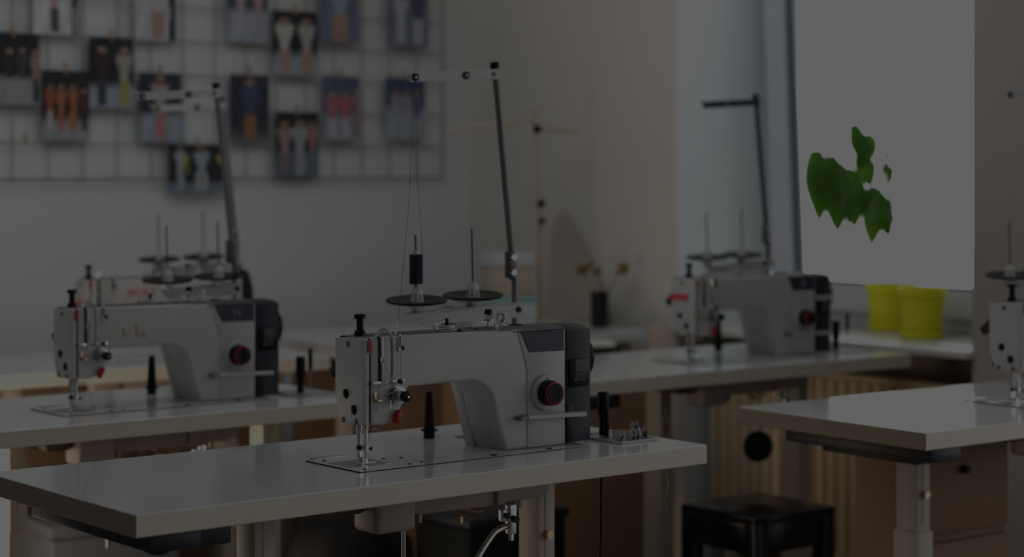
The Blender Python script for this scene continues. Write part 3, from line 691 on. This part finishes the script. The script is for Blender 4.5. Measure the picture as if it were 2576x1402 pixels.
for fr, (u, v), lb in ((T2, (1.128, .200), 'thick black screwdriver handle on the left table beside the motor housing'), (T3, (1.112, .2), 'thick black screwdriver on the window table, just right of the machine')):
    c = fd.copy(); col.objects.link(c); c.location = fr.W(u, v, .0022); c.rotation_euler = (0, 0, fr.rz); c['label'] = lb
d1 = make_thin_driver(.048); d1.location = T1.W(1.1185, .194, .0022)
tag(d1, 'small black driver standing in front of the thick handle on the nearest table', 'screwdriver', 'slim upright screwdrivers')
d2 = make_thin_driver(.100); d2.location = T2.W(1.165, .215, .0022); tag(d2, 'slim black screwdriver standing upright at the right of the left table', 'screwdriver', 'slim upright screwdrivers')
d3 = copy_tree(d2); d3.location = T3.W(1.165, .205, .0022); d3['label'] = 'slim black screwdriver standing upright near the yellow pots'
# thread hanging from the table edge and the black cord under it
b = MB(); pts = []
for k in range(24):
    t = k / 23; pts.append(T1.W(1.0905 + .004 * math.sin(t * 6.5) * (1 if t > .2 else t * 5) + .002 * t, -.0012 - .002 * math.sin(t * 3), -TH - .0 - .078 * t))
b.tube(pts, .0005, 5); tag(b.build('loose_thread', M['thrw']), 'pale thread dangling from the front edge of the nearest table', 'thread')
b = MB(); pts = [T1.W(1.168 + .045 * t, .20 + .06 * math.sin(t * 3.1) * .3, .0012 + .004 * math.sin(t * 3.1)) for t in [k / 14 for k in range(15)]]
b.tube(pts, .0005, 5); tag(b.build('curled_thread', M['thrw']), 'pale curled thread lying beside the bobbin tray on the nearest table', 'thread')
b = MB(); b.cyl(T1.W(1.0221, .1, -TH - .001), T1.W(1.0195, .1, -.205), .0028, n=10); b.cyl(T1.W(1.0197, .1, -.193), T1.W(1.0190, .1, -.212), .0036, n=10)
tag(b.build('hanging_cord', M['black']), 'straight black cord hanging below the right end of the nearest table', 'cord')

# ================================================================== STOOL
def pt(px, py, Y): return Vector(((px - CX) / F * Y, Y, TZ + CH - (py - CY) / F * Y))
SH = .45; hs = TZ + CH - SH
def onh(px, py, h): Y = F * (TZ + CH - h) / (py - CY); return Vector(((px - CX) / F * Y, Y, h))
c0, c1, c2, c3 = onh(1905, 1302, SH), onh(2109, 1272, SH), onh(1903, 1239, SH), onh(1708, 1268, SH)
ctr = (c0 + c1 + c2 + c3) / 4; dx = ((c1 - c0) + (c2 - c3)) / 2; wS = dx.length; ang = math.atan2(dx.y, dx.x); dy = ((c3 - c0) + (c2 - c1)) / 2; dS = dy.length
st = empty('stool', (ctr.x, ctr.y, 0), ang); tag(st, 'black wooden square stool standing between the tables at lower right', 'stool')
b = MB(); b.box(-wS / 2, -dS / 2, SH - .022, wS / 2, dS / 2, SH, .004, 3); b.build('seat', M['stool'], st)
b = MB(); t = .018; q = .006
b.box(-wS / 2 + q, -dS / 2 + q, SH - .095, wS / 2 - q, -dS / 2 + q + t, SH - .022, .001); b.box(-wS / 2 + q, dS / 2 - q - t, SH - .095, wS / 2 - q, dS / 2 - q, SH - .022, .001)
b.box(-wS / 2 + q, -dS / 2 + q, SH - .095, -wS / 2 + q + t, dS / 2 - q, SH - .022, .001); b.box(wS / 2 - q - t, -dS / 2 + q, SH - .095, wS / 2 - q, dS / 2 - q, SH - .022, .001)
b.build('apron', M['stool'], st)
for sx in (-1, 1):
    for sy in (-1, 1):
        b = MB(); x0 = sx * (wS / 2 - .021); y0 = sy * (dS / 2 - .021); b.box(x0 - .021, y0 - .021, 0, x0 + .021, y0 + .021, SH - .001, .004, 3); b.build('leg', M['stool'], st)
b = MB(); b.box(-wS / 2 + .02, -.012, .14, wS / 2 - .02, .012, .165, .002); b.build('stretcher', M['stool'], st)

# ================================================================== THINGS IN THE BACKGROUND
# yellow pots
def pot(cx, cy, r, h, lb):
    rt = empty('flower_pot', (cx, cy, TZ + .0115)); tag(rt, lb, 'flower pot', 'yellow flower pots on the sill')
    b = MB(); b.lathe([(r * .78, 0), (r * .80, .004), (r * .90, h * .75), (r * .93, h * .80), (r, h * .82), (r, h * .995), (r * .96, h), (r * .90, h * .97), (r * .85, h * .80), (0, h * .80)], n=40); b.build('pot_body', M['yellow'], rt)
    b = MB(); b.lathe([(r * .83, .0), (r * .90, .003), (r * .93, .022), (r * .90, .022), (r * .82, .012)], n=40); b.build('saucer', M['yellow'], rt)
    b = MB(); b.lathe([(r * .84, 0), (r * .5, .004), (0, .005)], (0, 0, h * .805), n=32); b.build('soil', M['soil'], rt)
    return rt
pot(1.228, 5.95, .073, .152, 'nearer yellow plastic flower pot on the window sill, empty of plants')
pr = pot(1.186, 6.24, .076, .147, 'rear yellow flower pot on the sill, holding the leafy green plant')
# plant
pl = empty('green_plant', (1.20, 6.24, TZ + .13)); tag(pl, 'tall green plant with large drooping leaves in front of the window', 'plant')
def P6(px, py, dY=0.0): 
    p = pt(px, py, 6.22 + dY); return p - Vector((1.20, 6.24, TZ + .13))
def leaf(base, tip, w, fold=.25, curl=.02, tw=0.0, n=8):
    b = MB(); base = Vector(base); tip = Vector(tip); d = tip - base; L = d.length; d.normalize()
    side = Vector((math.cos(tw), math.sin(tw), 0)); side = (side - d * side.dot(d)).normalized(); nrm = d.cross(side)
    rows = []
    for i in range(n + 1):
        t = i / n; wd = w / 2 * (math.sin(math.pi * min(1, t * .93 + .07)) ** .8) * (1 - .35 * t) * 1.15
        if i == n: wd = .0005
        c = base + d * L * t + nrm * curl * math.sin(math.pi * t)
        rows.append([b.b.verts.new(c + side * wd * k / 2 + nrm * (-abs(k) / 2 * wd * fold + .004 * math.sin(t * 14 + k))) for k in (-2, -1, 0, 1, 2)])
    for a, c in zip(rows, rows[1:]):
        for k in range(4): b.b.faces.new((a[k], a[k + 1], c[k + 1], c[k]))
    return b
leaves = [((2052, 378), (2062, 562), 66, .10, 0), ((2088, 392), (2109, 588), 84, .3, -.04), ((2128, 424), (2152, 575), 78, -.2, -.02), ((2192, 470), (2238, 600), 62, .2, 0), ((2205, 482), (2192, 624), 56, -.3, -.03),
          ((2150, 312), (2166, 425), 52, .4, 0), ((2178, 338), (2190, 412), 54, -.5, .02), ((2162, 388), (2192, 472), 52, .1, .01), ((2216, 360), (2229, 440), 22, .9, 0), ((2224, 408), (2239, 466), 30, .2, .02), ((2160, 470), (2132, 566), 56, .3, .03), ((2212, 500), (2236, 592), 50, -.2, .04), ((2070, 395), (2080, 520), 60, -.2, .03), ((2105, 410), (2130, 540), 70, .1, .05)]
for (p, q, w, tw, dY) in leaves:
    leaf(P6(*p, dY), P6(*q, dY - .03), w * 1.1 * 6.22 / F, tw=tw).build('leaf', M['leaf'], pl)
b = MB()
b.tube([(-.014, 0, 0), P6(2262, 690), P6(2252, 560), P6(2232, 470), P6(2205, 400), P6(2180, 350), P6(2150, 316)], .0028, 6)
b.tube([(.010, 0, 0), P6(2275, 660), P6(2258, 540), P6(2232, 480), P6(2190, 470), P6(2128, 424), P6(2088, 392), P6(2052, 378)], .0026, 6)
b.tube([P6(2232, 470), P6(2224, 408), P6(2216, 360)], .002, 6)
b.build('stem', M['stem'], pl)
# wire grid with prints
cell_w = .1215; cell_h = .1115; zb = TZ + .484
gr = empty('wire_grid', backwall(-.152, zb, .030), RZB); tag(gr, 'large thin wire grid panel fixed to the white back wall, carrying fashion prints', 'wire grid')
b = MB(); ncol = 19; nrow = 9
for k in range(ncol + 1): b.cyl((-k * cell_w, 0, 0), (-k * cell_w, 0, nrow * cell_h), .0026 if k % 19 else .0038, n=6)
for k in range(nrow + 1): b.cyl((-ncol * cell_w, .003, k * cell_h), (0, .003, k * cell_h), .0026 if k % 9 else .0038, n=6)
b.build('wires', M['grid'], gr)
b = MB()
for k in (0, 6, 12, 18):
    for r in (0, 9): b.cyl((-k * cell_w, .0, r * cell_h), (-k * cell_w, .030, r * cell_h), .003, n=8)
b.build('wall_hook', M['grid'], gr)
pm = bpy.data.materials.new('printed_photo'); pm.use_nodes = True; nt = pm.node_tree; bs = nt.nodes['Principled BSDF']; bs.inputs['Roughness'].default_value = .45
at_ = nt.nodes.new('ShaderNodeAttribute'); at_.attribute_name = 'ink'; nt.links.new(at_.outputs['Color'], bs.inputs['Base Color'])
def wallpt(px, py, off=.036):
    k = (px - CX) / F; n = Vector((math.cos(YB), -math.sin(YB), 0)) * off
    X0 = KX + n.x; Y0 = KY + n.y; s = (k * Y0 - X0) / (ub.x - k * ub.y); Y = Y0 + s * ub.y
    return s, TZ + CH - (py - CY) * Y / F
def poster(x0, y0, x1, y1, top, bot, split, figs, lb, tilt=0):
    s0, zt = wallpt(x0, y0); s1, z1_ = wallpt(x1, y0); _, zl = wallpt((x0 + x1) / 2, y1); _, zt = wallpt((x0 + x1) / 2, y0)
    w = s1 - s0; h = zt - zl; me = bpy.data.meshes.new('fashion_print'); nx, nz = 26, 40
    vs = []; fs = []; cols = []
    for j in range(nz + 1):
        for i in range(nx + 1):
            a, c = i / nx, j / nz
            vs.append((a * w, -.004 * math.sin(a * 3.1) - .004 * (1 - c) , (c - 1) * h))
            t = 1 - c
            if split >= 1: base = top
            else:
                f = min(1, max(0, (t - split) / .12 + .5)); base = tuple(top[q] * (1 - f) + bot[q] * f for q in range(3))
            base = tuple(v * (.9 + .2 * math.sin(a * 9 + t * 4) ** 2) for v in base)
            for (fx, ft, fb, fw, dress, legs) in figs:
                u_ = (a - fx) / fw; v_ = (t - ft) / (fb - ft)
                if 0 <= v_ <= 1:
                    if v_ < .14: 
                        if u_ * u_ + ((v_ - .07) / .07) ** 2 * .25 < .09: base = (.42, .27, .20)
                    elif v_ < .60:
                        if abs(u_) < .34 + .12 * math.sin(v_ * 9): base = dress
                    elif abs(abs(u_) - .15) < .14: base = legs
            cols.append((*base, 1))
    for j in range(nz):
        for i in range(nx): q = j * (nx + 1) + i; fs.append((q, q + 1, q + nx + 2, q + nx + 1))
    me.from_pydata(vs, [], fs); me.update()
    ca = me.color_attributes.new('ink', 'FLOAT_COLOR', 'POINT')
    for i, c in enumerate(cols): ca.data[i].color = c
    me.materials.append(pm); me.shade_smooth()
    o = bpy.data.objects.new('fashion_print', me); col.objects.link(o)
    o.location = backwall(s0, zt, .036); o.rotation_euler = (0, math.radians(tilt), RZB)
    tag(o, lb, 'photo print', 'fashion photo prints hung on the wire grid')
    # clothespin
    return s0 + w * .45, zt
DK = (.012, .014, .022); NV = (.03, .04, .09); LG = (.33, .37, .44); WH = (.62, .64, .66); SK = (.42, .27, .2)
posters = [
 ((82, -85, 197, 88), (.40, .42, .44), WH, .5, [(.45, .1, .95, .35, (.5, .3, .3), (.10, .08, .08)), (.92, 0, 1, .35, (.03, .04, .05), (.08, .09, .1))], 'print at the top left, pale ground with a dark right edge, cut by the frame', 0),
 ((337, -85, 440, 102), (.5, .52, .56), (.05, .06, .07), 2, [(.55, .05, .97, .5, (.55, .50, .50), SK), (.95, 0, 1.2, .4, DK, DK)], 'print cut by the top edge, pale dress and bare legs on grey', 0),
 ((572, -75, 673, 108), (.05, .06, .10), LG, .55, [(.3, .1, .9, .4, (.45, .32, .34), (.45, .42, .45)), (.75, .1, .9, .4, (.45, .30, .32), (.40, .36, .40))], 'top print with two pink dresses, left of the two-figure dark print', 0),
 ((686, 28, 797, 190), DK, LG, .68, [(.25, .10, .95, .42, (.55, .52, .48), (.45, .28, .24)), (.75, .10, .95, .42, (.42, .45, .40), (.42, .28, .22))], 'dark print with two women in white tops, in the second row', 1),
 ((802, -75, 902, 108), (.16, .18, .27), (.14, .16, .25), 2, [(.5, .05, .98, .6, (.30, .38, .46), (.45, .26, .18))], 'blue-grey print at the top with a light blue outfit', 0),
 ((976, -75, 1076, 118), (.16, .18, .26), (.20, .22, .30), 2, [(.3, .3, .95, .4, (.45, .46, .52), (.4, .42, .48)), (.72, .2, .95, .45, (.08, .09, .14), (.42, .44, .5))], 'rightmost print of the top row, blue with scattered pale figures', 0),
 ((-30, 84, 98, 264), DK, (.32, .34, .38), .62, [(.40, .20, .95, .24, (.03, .03, .035), (.40, .38, .38)), (.66, .18, .95, .24, (.05, .06, .07), (.42, .38, .36)), (.92, .20, .95, .24, (.35, .24, .19), (.03, .03, .03))], 'dark print at the left frame edge with three women in black', 0),
 ((106, 178, 224, 352), (.02, .017, .017), (.35, .36, .38), .72, [(.16, .2, .85, .22, (.40, .10, .05), (.5, .48, .46)), (.38, .2, .85, .24, (.42, .16, .08), (.45, .15, .07)), (.64, .2, .85, .24, (.42, .14, .06), (.45, .16, .08)), (.88, .25, .85, .22, (.10, .02, .02), (.03, .02, .03))], 'dark print with four figures in rust orange outfits', 1),
 ((223, 95, 336, 273), DK, LG, .68, [(.28, .12, .95, .36, (.05, .022, .03), (.05, .05, .06)), (.78, .12, .95, .40, (.40, .36, .30), (.36, .36, .08))], 'dark print with one figure in olive yellow trousers', 1),
 ((350, 184, 456, 357), (.02, .022, .05), LG, .60, [(.48, .02, .95, .46, (.45, .32, .32), (.45, .22, .20))], 'print with a single figure in pink on navy, above the crossbar of the left stand', 0),
 ((578, 188, 676, 354), (.03, .035, .06), (.10, .11, .13), .85, [(.50, .05, .98, .50, (.05, .08, .16), (.42, .18, .07))], 'dark print with one figure in navy and orange boots', 1),
 ((693, 282, 800, 444), (.018, .02, .03), (.14, .17, .24), .62, [(.20, .14, .95, .36, (.40, .28, .26), (.25, .20, .20)), (.55, .12, .98, .42, (.40, .42, .48), (.36, .38, .44)), (.85, .14, .9, .34, (.38, .22, .20), (.16, .2, .28))], 'dark print with three figures, lowest right of the grid', 1),
 ((812, 192, 903, 354), (.10, .12, .20), (.30, .31, .38), .58, [(.25, .25, .95, .38, (.48, .16, .18), (.5, .48, .52)), (.60, .25, .95, .42, (.5, .15, .17), (.5, .5, .55)), (.92, .2, .9, .3, (.30, .18, .28), (.3, .2, .3))], 'blue print with red-pink jackets in the third row', 0),
 ((970, 196, 1068, 350), (.06, .08, .17), (.36, .40, .48), .50, [(.25, .2, .95, .3, (.34, .35, .42), (.38, .42, .48)), (.52, .2, .95, .3, (.36, .33, .38), (.40, .44, .50)), (.80, .2, .95, .35, (.12, .14, .24), (.38, .40, .46))], 'rightmost print of the third row, navy fading to pale blue', 0),
 ((424, 365, 572, 483), (.012, .014, .018), (.18, .22, .28), .80, [(.20, .02, .98, .22, (.40, .44, .52), (.30, .38, .42)), (.27, .2, .6, .14, (.40, .44, .03), (.3, .32, .05)), (.54, .02, .95, .28, (.36, .44, .48), (.48, .50, .52)), (.89, .20, .5, .22, (.48, .45, .03), (.02, .02, .05))], 'wide landscape print hanging lowest, with yellow accents', 1),
]
pegs = []
for (box_, top, bot, split, figs, lb, tl) in posters:
    s_, z_ = poster(*box_, top, bot, split, figs, lb, 0)
    pegs.append((s_, z_, lb))
s_, z_ = wallpt(58, 352); 
def make_peg():
    rt = empty('clothespin', (0, 0, 0))
    b = MB()
    b.prism([(-.003, -.030), (.003, -.030), (.0045, 0), (.004, .040), (-.004, .040), (-.0045, 0)], -.010, -.005, 'y', .0005, 1); b.prism([(-.003, -.030), (.003, -.030), (.0045, 0), (.004, .040), (-.004, .040), (-.0045, 0)], -.003, .002, 'y', .0005, 1)
    b.build('wooden_prongs', M['peg'], rt)
    b = MB(); b.cyl((-.006, -.004, .008), (.006, -.004, .008), .0035, n=10); b.build('spring', M['steel'], rt)
    return rt
peg0 = make_peg(); used = 0
PL = {6: 'the three women in black', 7: 'the rust orange outfits', 8: 'the olive yellow trousers', 9: 'the pink figure on navy', 14: 'the wide landscape print', 11: 'the lowest right three-figure print', 3: 'the two women in white tops', 10: 'the navy outfit with orange boots', 12: 'the red-pink jackets', 13: 'the navy to pale blue print', }
lst = [(pegs[k][0], pegs[k][1] + .004, 'wooden clothespin holding the print with ' + v if 'print' not in v else 'wooden clothespin holding ' + v) for k, v in PL.items()]
lst.append((s_, z_, 'lone wooden clothespin on the lower left wires with no print'))
for k, (a, z, lb) in enumerate(lst):
    o = peg0 if k == 0 else copy_tree(peg0)
    o.location = backwall(a, z, .045); o.rotation_euler = (0, 0, RZB); o.scale = (.75, .75, .55); tag(o, lb, 'clothespin', 'wooden clothespins on the wire grid')
# two-armed stand on the work table; warm light put into its wood colour
ws = empty('two_arm_stand', (.098, 6.52, TZ + .0005)); tag(ws, 'tall stand with two crossarms on the far work table, warm light put into its colour', 'stand')
def Lw(px, py, Y=6.52): return pt(px, py, Y) - Vector((.098, 6.52, TZ + .0005))
b = MB(); b.cyl((0, 0, 0), Lw(1345, 272), .010, .009, n=14); b.build('pole', M['lbrown'], ws)
b = MB(); b.cyl(Lw(1350, 300), Lw(1122, 330, 6.30), .006, n=10); b.build('arm', M['lbrown'], ws)
b = MB(); b.cyl(Lw(1352, 325), Lw(1456, 330, 6.62), .006, n=10); b.build('arm', M['lbrown'], ws)
for p, r in (((1352, 325), .014), ((1361, 512), .013), ((1363, 556), .010)):
    b = MB(); c = Lw(*p); b.lathe([(r * .8, -.012), (r, -.004), (r, .004), (r * .8, .012)], c + Vector((0, -.012, 0)), n=16); b.build('clamp_knob', M['black'], ws)
b = MB(); b.lathe([(.06, 0), (.06, .008), (.02, .016), (.012, .03), (0, .03)], n=24); b.build('base', M['lbrown'], ws)
# boxes of supplies on the work table
o = empty('paper_organiser', (-.035, 6.42, TZ + .0005), .5); tag(o, 'pale grey box of papers with a teal band on the far work table', 'box')
b = MB(); b.box(-.13, -.06, 0, .10, .06, .085, .004); b.build('box_body', M['paper'], o)
b = MB(); b.box(-.131, -.061, .085, .101, .061, .105, .002); k_ = b.build('lid', M['teal'], o)
b = MB(); b.box(-.05, -.05, .1055, .09, .05, .200, .003); b.build('paper_stack', M['lbrown'], o)
b = MB(); b.box(-.055, -.055, .2005, .095, .055, .245, .003); b.build('paper_cover', M['paper'], o)
b = MB(); b.lathe([(.022, 0), (.024, .03), (.020, .075), (0, .078)], (-.205, 6.33, TZ + .0006), n=16); tag(b.build('small_bottle', M['navybox']), 'small dark bottle beside the paper box on the far work table', 'bottle')
# leaning board against the window wall
b = MB(); b.prism([(0, 0), (.30, 0), (.30, .84), (.05, 1.16), (0, 1.10)], -.012, 0, 'y', .002, 1)
o = b.build('leaning_board', mat('brown_beige_board', (.58, .50, .41), .7, noise=.08), None, wwall(.50, -.09, 0.001), WF_RZ); o.rotation_euler = (math.radians(-4), 0, WF_RZ)
tag(o, 'large brown-beige board leaning on the wall behind the black vase', 'board')
# vase with dried flowers
va = empty('flower_vase', (.286, 6.50, TZ + .0005)); tag(va, 'black cylindrical vase with dried mustard flowers on the far work table', 'vase')
b = MB(); b.lathe([(.027, 0), (.029, .004), (.029, .092), (.030, .115), (.027, .115), (.026, .02), (0, .02)], n=28); b.build('vase_body', M['vase'], va)
def Lv(px, py): return pt(px, py, 6.50) - Vector((.286, 6.50, TZ + .0005))
for k, (px, py, r) in enumerate(((1468, 678, .021), (1502, 684, .015), (1566, 676, .021), (1484, 666, .012))):
    b = MB(); e = Lv(px, py); b.tube([(0, 0, .03), (e.x * .4, 0, .12), tuple(e)], .0014, 5)
    sg = b.build('stalk', M['straw'] if k != 2 else M['vase'], va)
    b = MB()
    for q in range(9): b.ball(e + Vector((random.uniform(-r, r) * .7, random.uniform(-r, r) * .7, random.uniform(-r, r) * .6)), r * .5, 1)
    b.build('flower_head', M['mustard'], sg)
rt = empty('storage_box', T5.W(.41, .05, -T5.top + .001), T5.rz); tag(rt, 'pale grey lidded storage box on the floor under the farthest left table', 'box')
b = MB(); b.box(0, 0, 0, .36, .36, .33, .01, 3); b.build('box_body', M['boxgrey'], rt)
b = MB(); b.box(-.006, -.006, .33, .366, .366, .365, .008, 3); b.build('lid', M['boxgrey'], rt)
rt = empty('drawer_pedestal', T4.W(.34, .35, -T4.top + .001), T4.rz); tag(rt, 'tall brown drawer pedestal behind the pale leg of the right table', 'cabinet')
b = MB(); b.box(0, 0, 0, .33, .16, .70, .003); b.build('cabinet_body', M['brown'], rt)
for z_, h_ in ((.02, .44), (.48, .20)):
    b = MB(); b.box(.008, -.014, z_, .322, 0, z_ + h_, .002); d = b.build('drawer', M['brown'], rt)
    b = MB(); b.cyl((.165, -.03, z_ + h_ * .7), (.165, -.014, z_ + h_ * .7), .009, n=12); b.build('knob', M['blackm'], d)
b = MB(); b.lathe([(.13, 0), (.16, .03), (.165, .20), (.150, .36), (.10, .44), (.06, .47), (.035, .49), (0, .49)], n=32, wob=lambda t: 1 + .07 * math.sin(2 * math.pi * t * 4) + .03 * math.sin(2 * math.pi * t * 9))
tag(b.build('fabric_bag', M['blackm'], None, (-.41, 4.98, .001)), 'slumped black fabric bag on the floor behind the nearest table', 'bag')
rt = empty('storage_crate', (-.10, 4.70, .001), T1.rz); tag(rt, 'black plastic crate on the floor beside the black fabric bag', 'crate')
b = MB(); b.box(0, 0, 0, .30, .22, .44, .008, 2); b.build('crate_body', M['blackm'], rt)
b = MB(); b.box(-.006, -.006, .44, .306, .226, .465, .005, 2); b.build('lid', M['navybox'], rt)
# tall bin, leaning plank
bx_ = empty('cardboard_box', T6.W(.33, -.335, -TZ + .001), T6.rz); tag(bx_, 'large brown cardboard box between the window table and the far work table', 'box')
b = MB(); b.box(0, 0, 0, .58, .29, .655, .004); b.build('box_body', M['brown'], bx_)
b = MB(); b.box(0, -.002, .655, .58, .140, .661, .001); b.box(0, .148, .655, .58, .292, .661, .001); b.build('flaps', M['brown'], bx_)
bn = empty('round_basket', (.262, 5.985, .664)); tag(bn, 'black round basket with pale contents on the brown cardboard box', 'basket')
b = MB(); b.lathe([(.050, 0), (.060, .006), (.068, .100), (.063, .100), (.055, .02), (0, .02)], n=28); b.build('basket_body', M['blackm'], bn)
b = MB(); b.lathe([(.055, .03), (.052, .105), (.035, .116), (0, .118)], n=28, wob=lambda t: 1 + .05 * math.sin(2 * math.pi * t * 5)); b.build('pale_fabric', M['linen'], bn)
b = MB(); dirv = (Vector((.455, 6.22, .80)) - Vector((.515, 5.96, 0))); L_ = dirv.length
q = Vector((0, 0, 1)).rotation_difference(dirv.normalized()).to_matrix().to_4x4()
b.box(-.032, -.010, 0, .032, .010, L_, .003, 2, Matrix.Translation((.515, 5.96, .012)) @ q)
tag(b.build('leaning_plank', M['lbrown']), 'narrow pale plank leaning between the window table and the far work table', 'plank')

# ================================================================== LIGHT, WORLD, CAMERA
def area(name, loc, target, sx, sy, power, colr=(1, 1, 1)):
    l = bpy.data.lights.new(name, 'AREA'); l.shape = 'RECTANGLE'; l.size = sx; l.size_y = sy; l.energy = power; l.color = colr
    o = bpy.data.objects.new(name, l); col.objects.link(o); o.location = loc
    o.rotation_euler = (Vector(target) - Vector(loc)).to_track_quat('-Z', 'Y').to_euler(); return o
area('window_daylight_lamp', wwall(4.3, .1, 1.75), wwall(4.1, -3, 1.0), 1.4, 1.7, 18, (.88, .94, 1.0))
area('front_window_lamp', (3.6, .6, 2.1), (0, 4.0, .8), 1.6, 1.6, 8, (.97, .97, 1.0))
area('back_wall_fill_lamp', (-.3, 4.9, 3.1), (.1, 6.9, 1.0), 2.2, 1.8, 70, (.91, .96, 1.0))  # added overhead fill for the back wall, no fixture there
area('front_fill_lamp', (-1.6, 2.6, 3.1), (-.6, 3.6, .7), 1.6, 1.6, 40, (.88, .94, 1.0))  # unseen fill added above the tabletops, not a ceiling fixture
area('reveal_fill_lamp', wwall(1.69, .22, 2.70), wwall(1.69, .20, 0), .95, .35, 6.5, (.88, .95, 1.0))  # fill added in the recess above view, lifts reveal, sill and pots
area('low_warm_fill', (-1.55, 4.45, .40), (1.3, 5.6, .45), .7, .6, 30, (1, .84, .66))  # warm fill added below table height to lift the radiator ribs
w = bpy.data.worlds.new('daylight'); sc.world = w; w.use_nodes = True; nt = w.node_tree; bg = nt.nodes['Background']
tc = nt.nodes.new('ShaderNodeTexCoord'); dp = nt.nodes.new('ShaderNodeVectorMath'); dp.operation = 'DOT_PRODUCT'; dp.inputs[1].default_value = (.74, .60, .30)
mr = nt.nodes.new('ShaderNodeMapRange'); mr.inputs[1].default_value = -.7; mr.inputs[2].default_value = .70; mr.inputs[3].default_value = .32; mr.inputs[4].default_value = 1.0
m2_ = nt.nodes.new('ShaderNodeMapRange'); m2_.interpolation_type = 'SMOOTHSTEP'; m2_.inputs[1].default_value = .35; m2_.inputs[2].default_value = .72; m2_.inputs[3].default_value = 0; m2_.inputs[4].default_value = 4.2
ad = nt.nodes.new('ShaderNodeMath'); ad.operation = 'ADD'
nt.links.new(tc.outputs['Generated'], dp.inputs[0]); nt.links.new(dp.outputs['Value'], mr.inputs[0]); nt.links.new(dp.outputs['Value'], m2_.inputs[0])
nt.links.new(mr.outputs[0], ad.inputs[0]); nt.links.new(m2_.outputs[0], ad.inputs[1]); nt.links.new(ad.outputs[0], bg.inputs['Strength'])
bg.inputs['Color'].default_value = (.97, 1.0, 1.02, 1)

cam = bpy.data.cameras.new('camera'); co = bpy.data.objects.new('camera', cam); col.objects.link(co)
co.location = (0, 0, TZ + CH); co.rotation_euler = (math.pi / 2, 0, 0)
cam.sensor_width = 36; cam.lens = F / 2576 * 36; cam.shift_y = -(701 - CY) / 2576
cam.clip_start = .05; cam.clip_end = 60
cam.dof.use_dof = True; cam.dof.focus_distance = 3.42; cam.dof.aperture_fstop = 2.6
sc.camera = co
sc.view_settings.view_transform = 'Standard'; sc.view_settings.look = 'None'
sc.view_settings.exposure = 0; sc.view_settings.gamma = 1.0
# the photograph's tones: highlights clip, and the whole picture is printed dark
sc.view_settings.use_curve_mapping = True
cm = sc.view_settings.curve_mapping; cm.use_clip = True; cm.extend = 'HORIZONTAL'
cm.curves[3].points[0].location = (0, 0); cm.curves[3].points[1].location = (1, .121)
for p in cm.curves[3].points: p.handle_type = 'VECTOR'
cm.update()
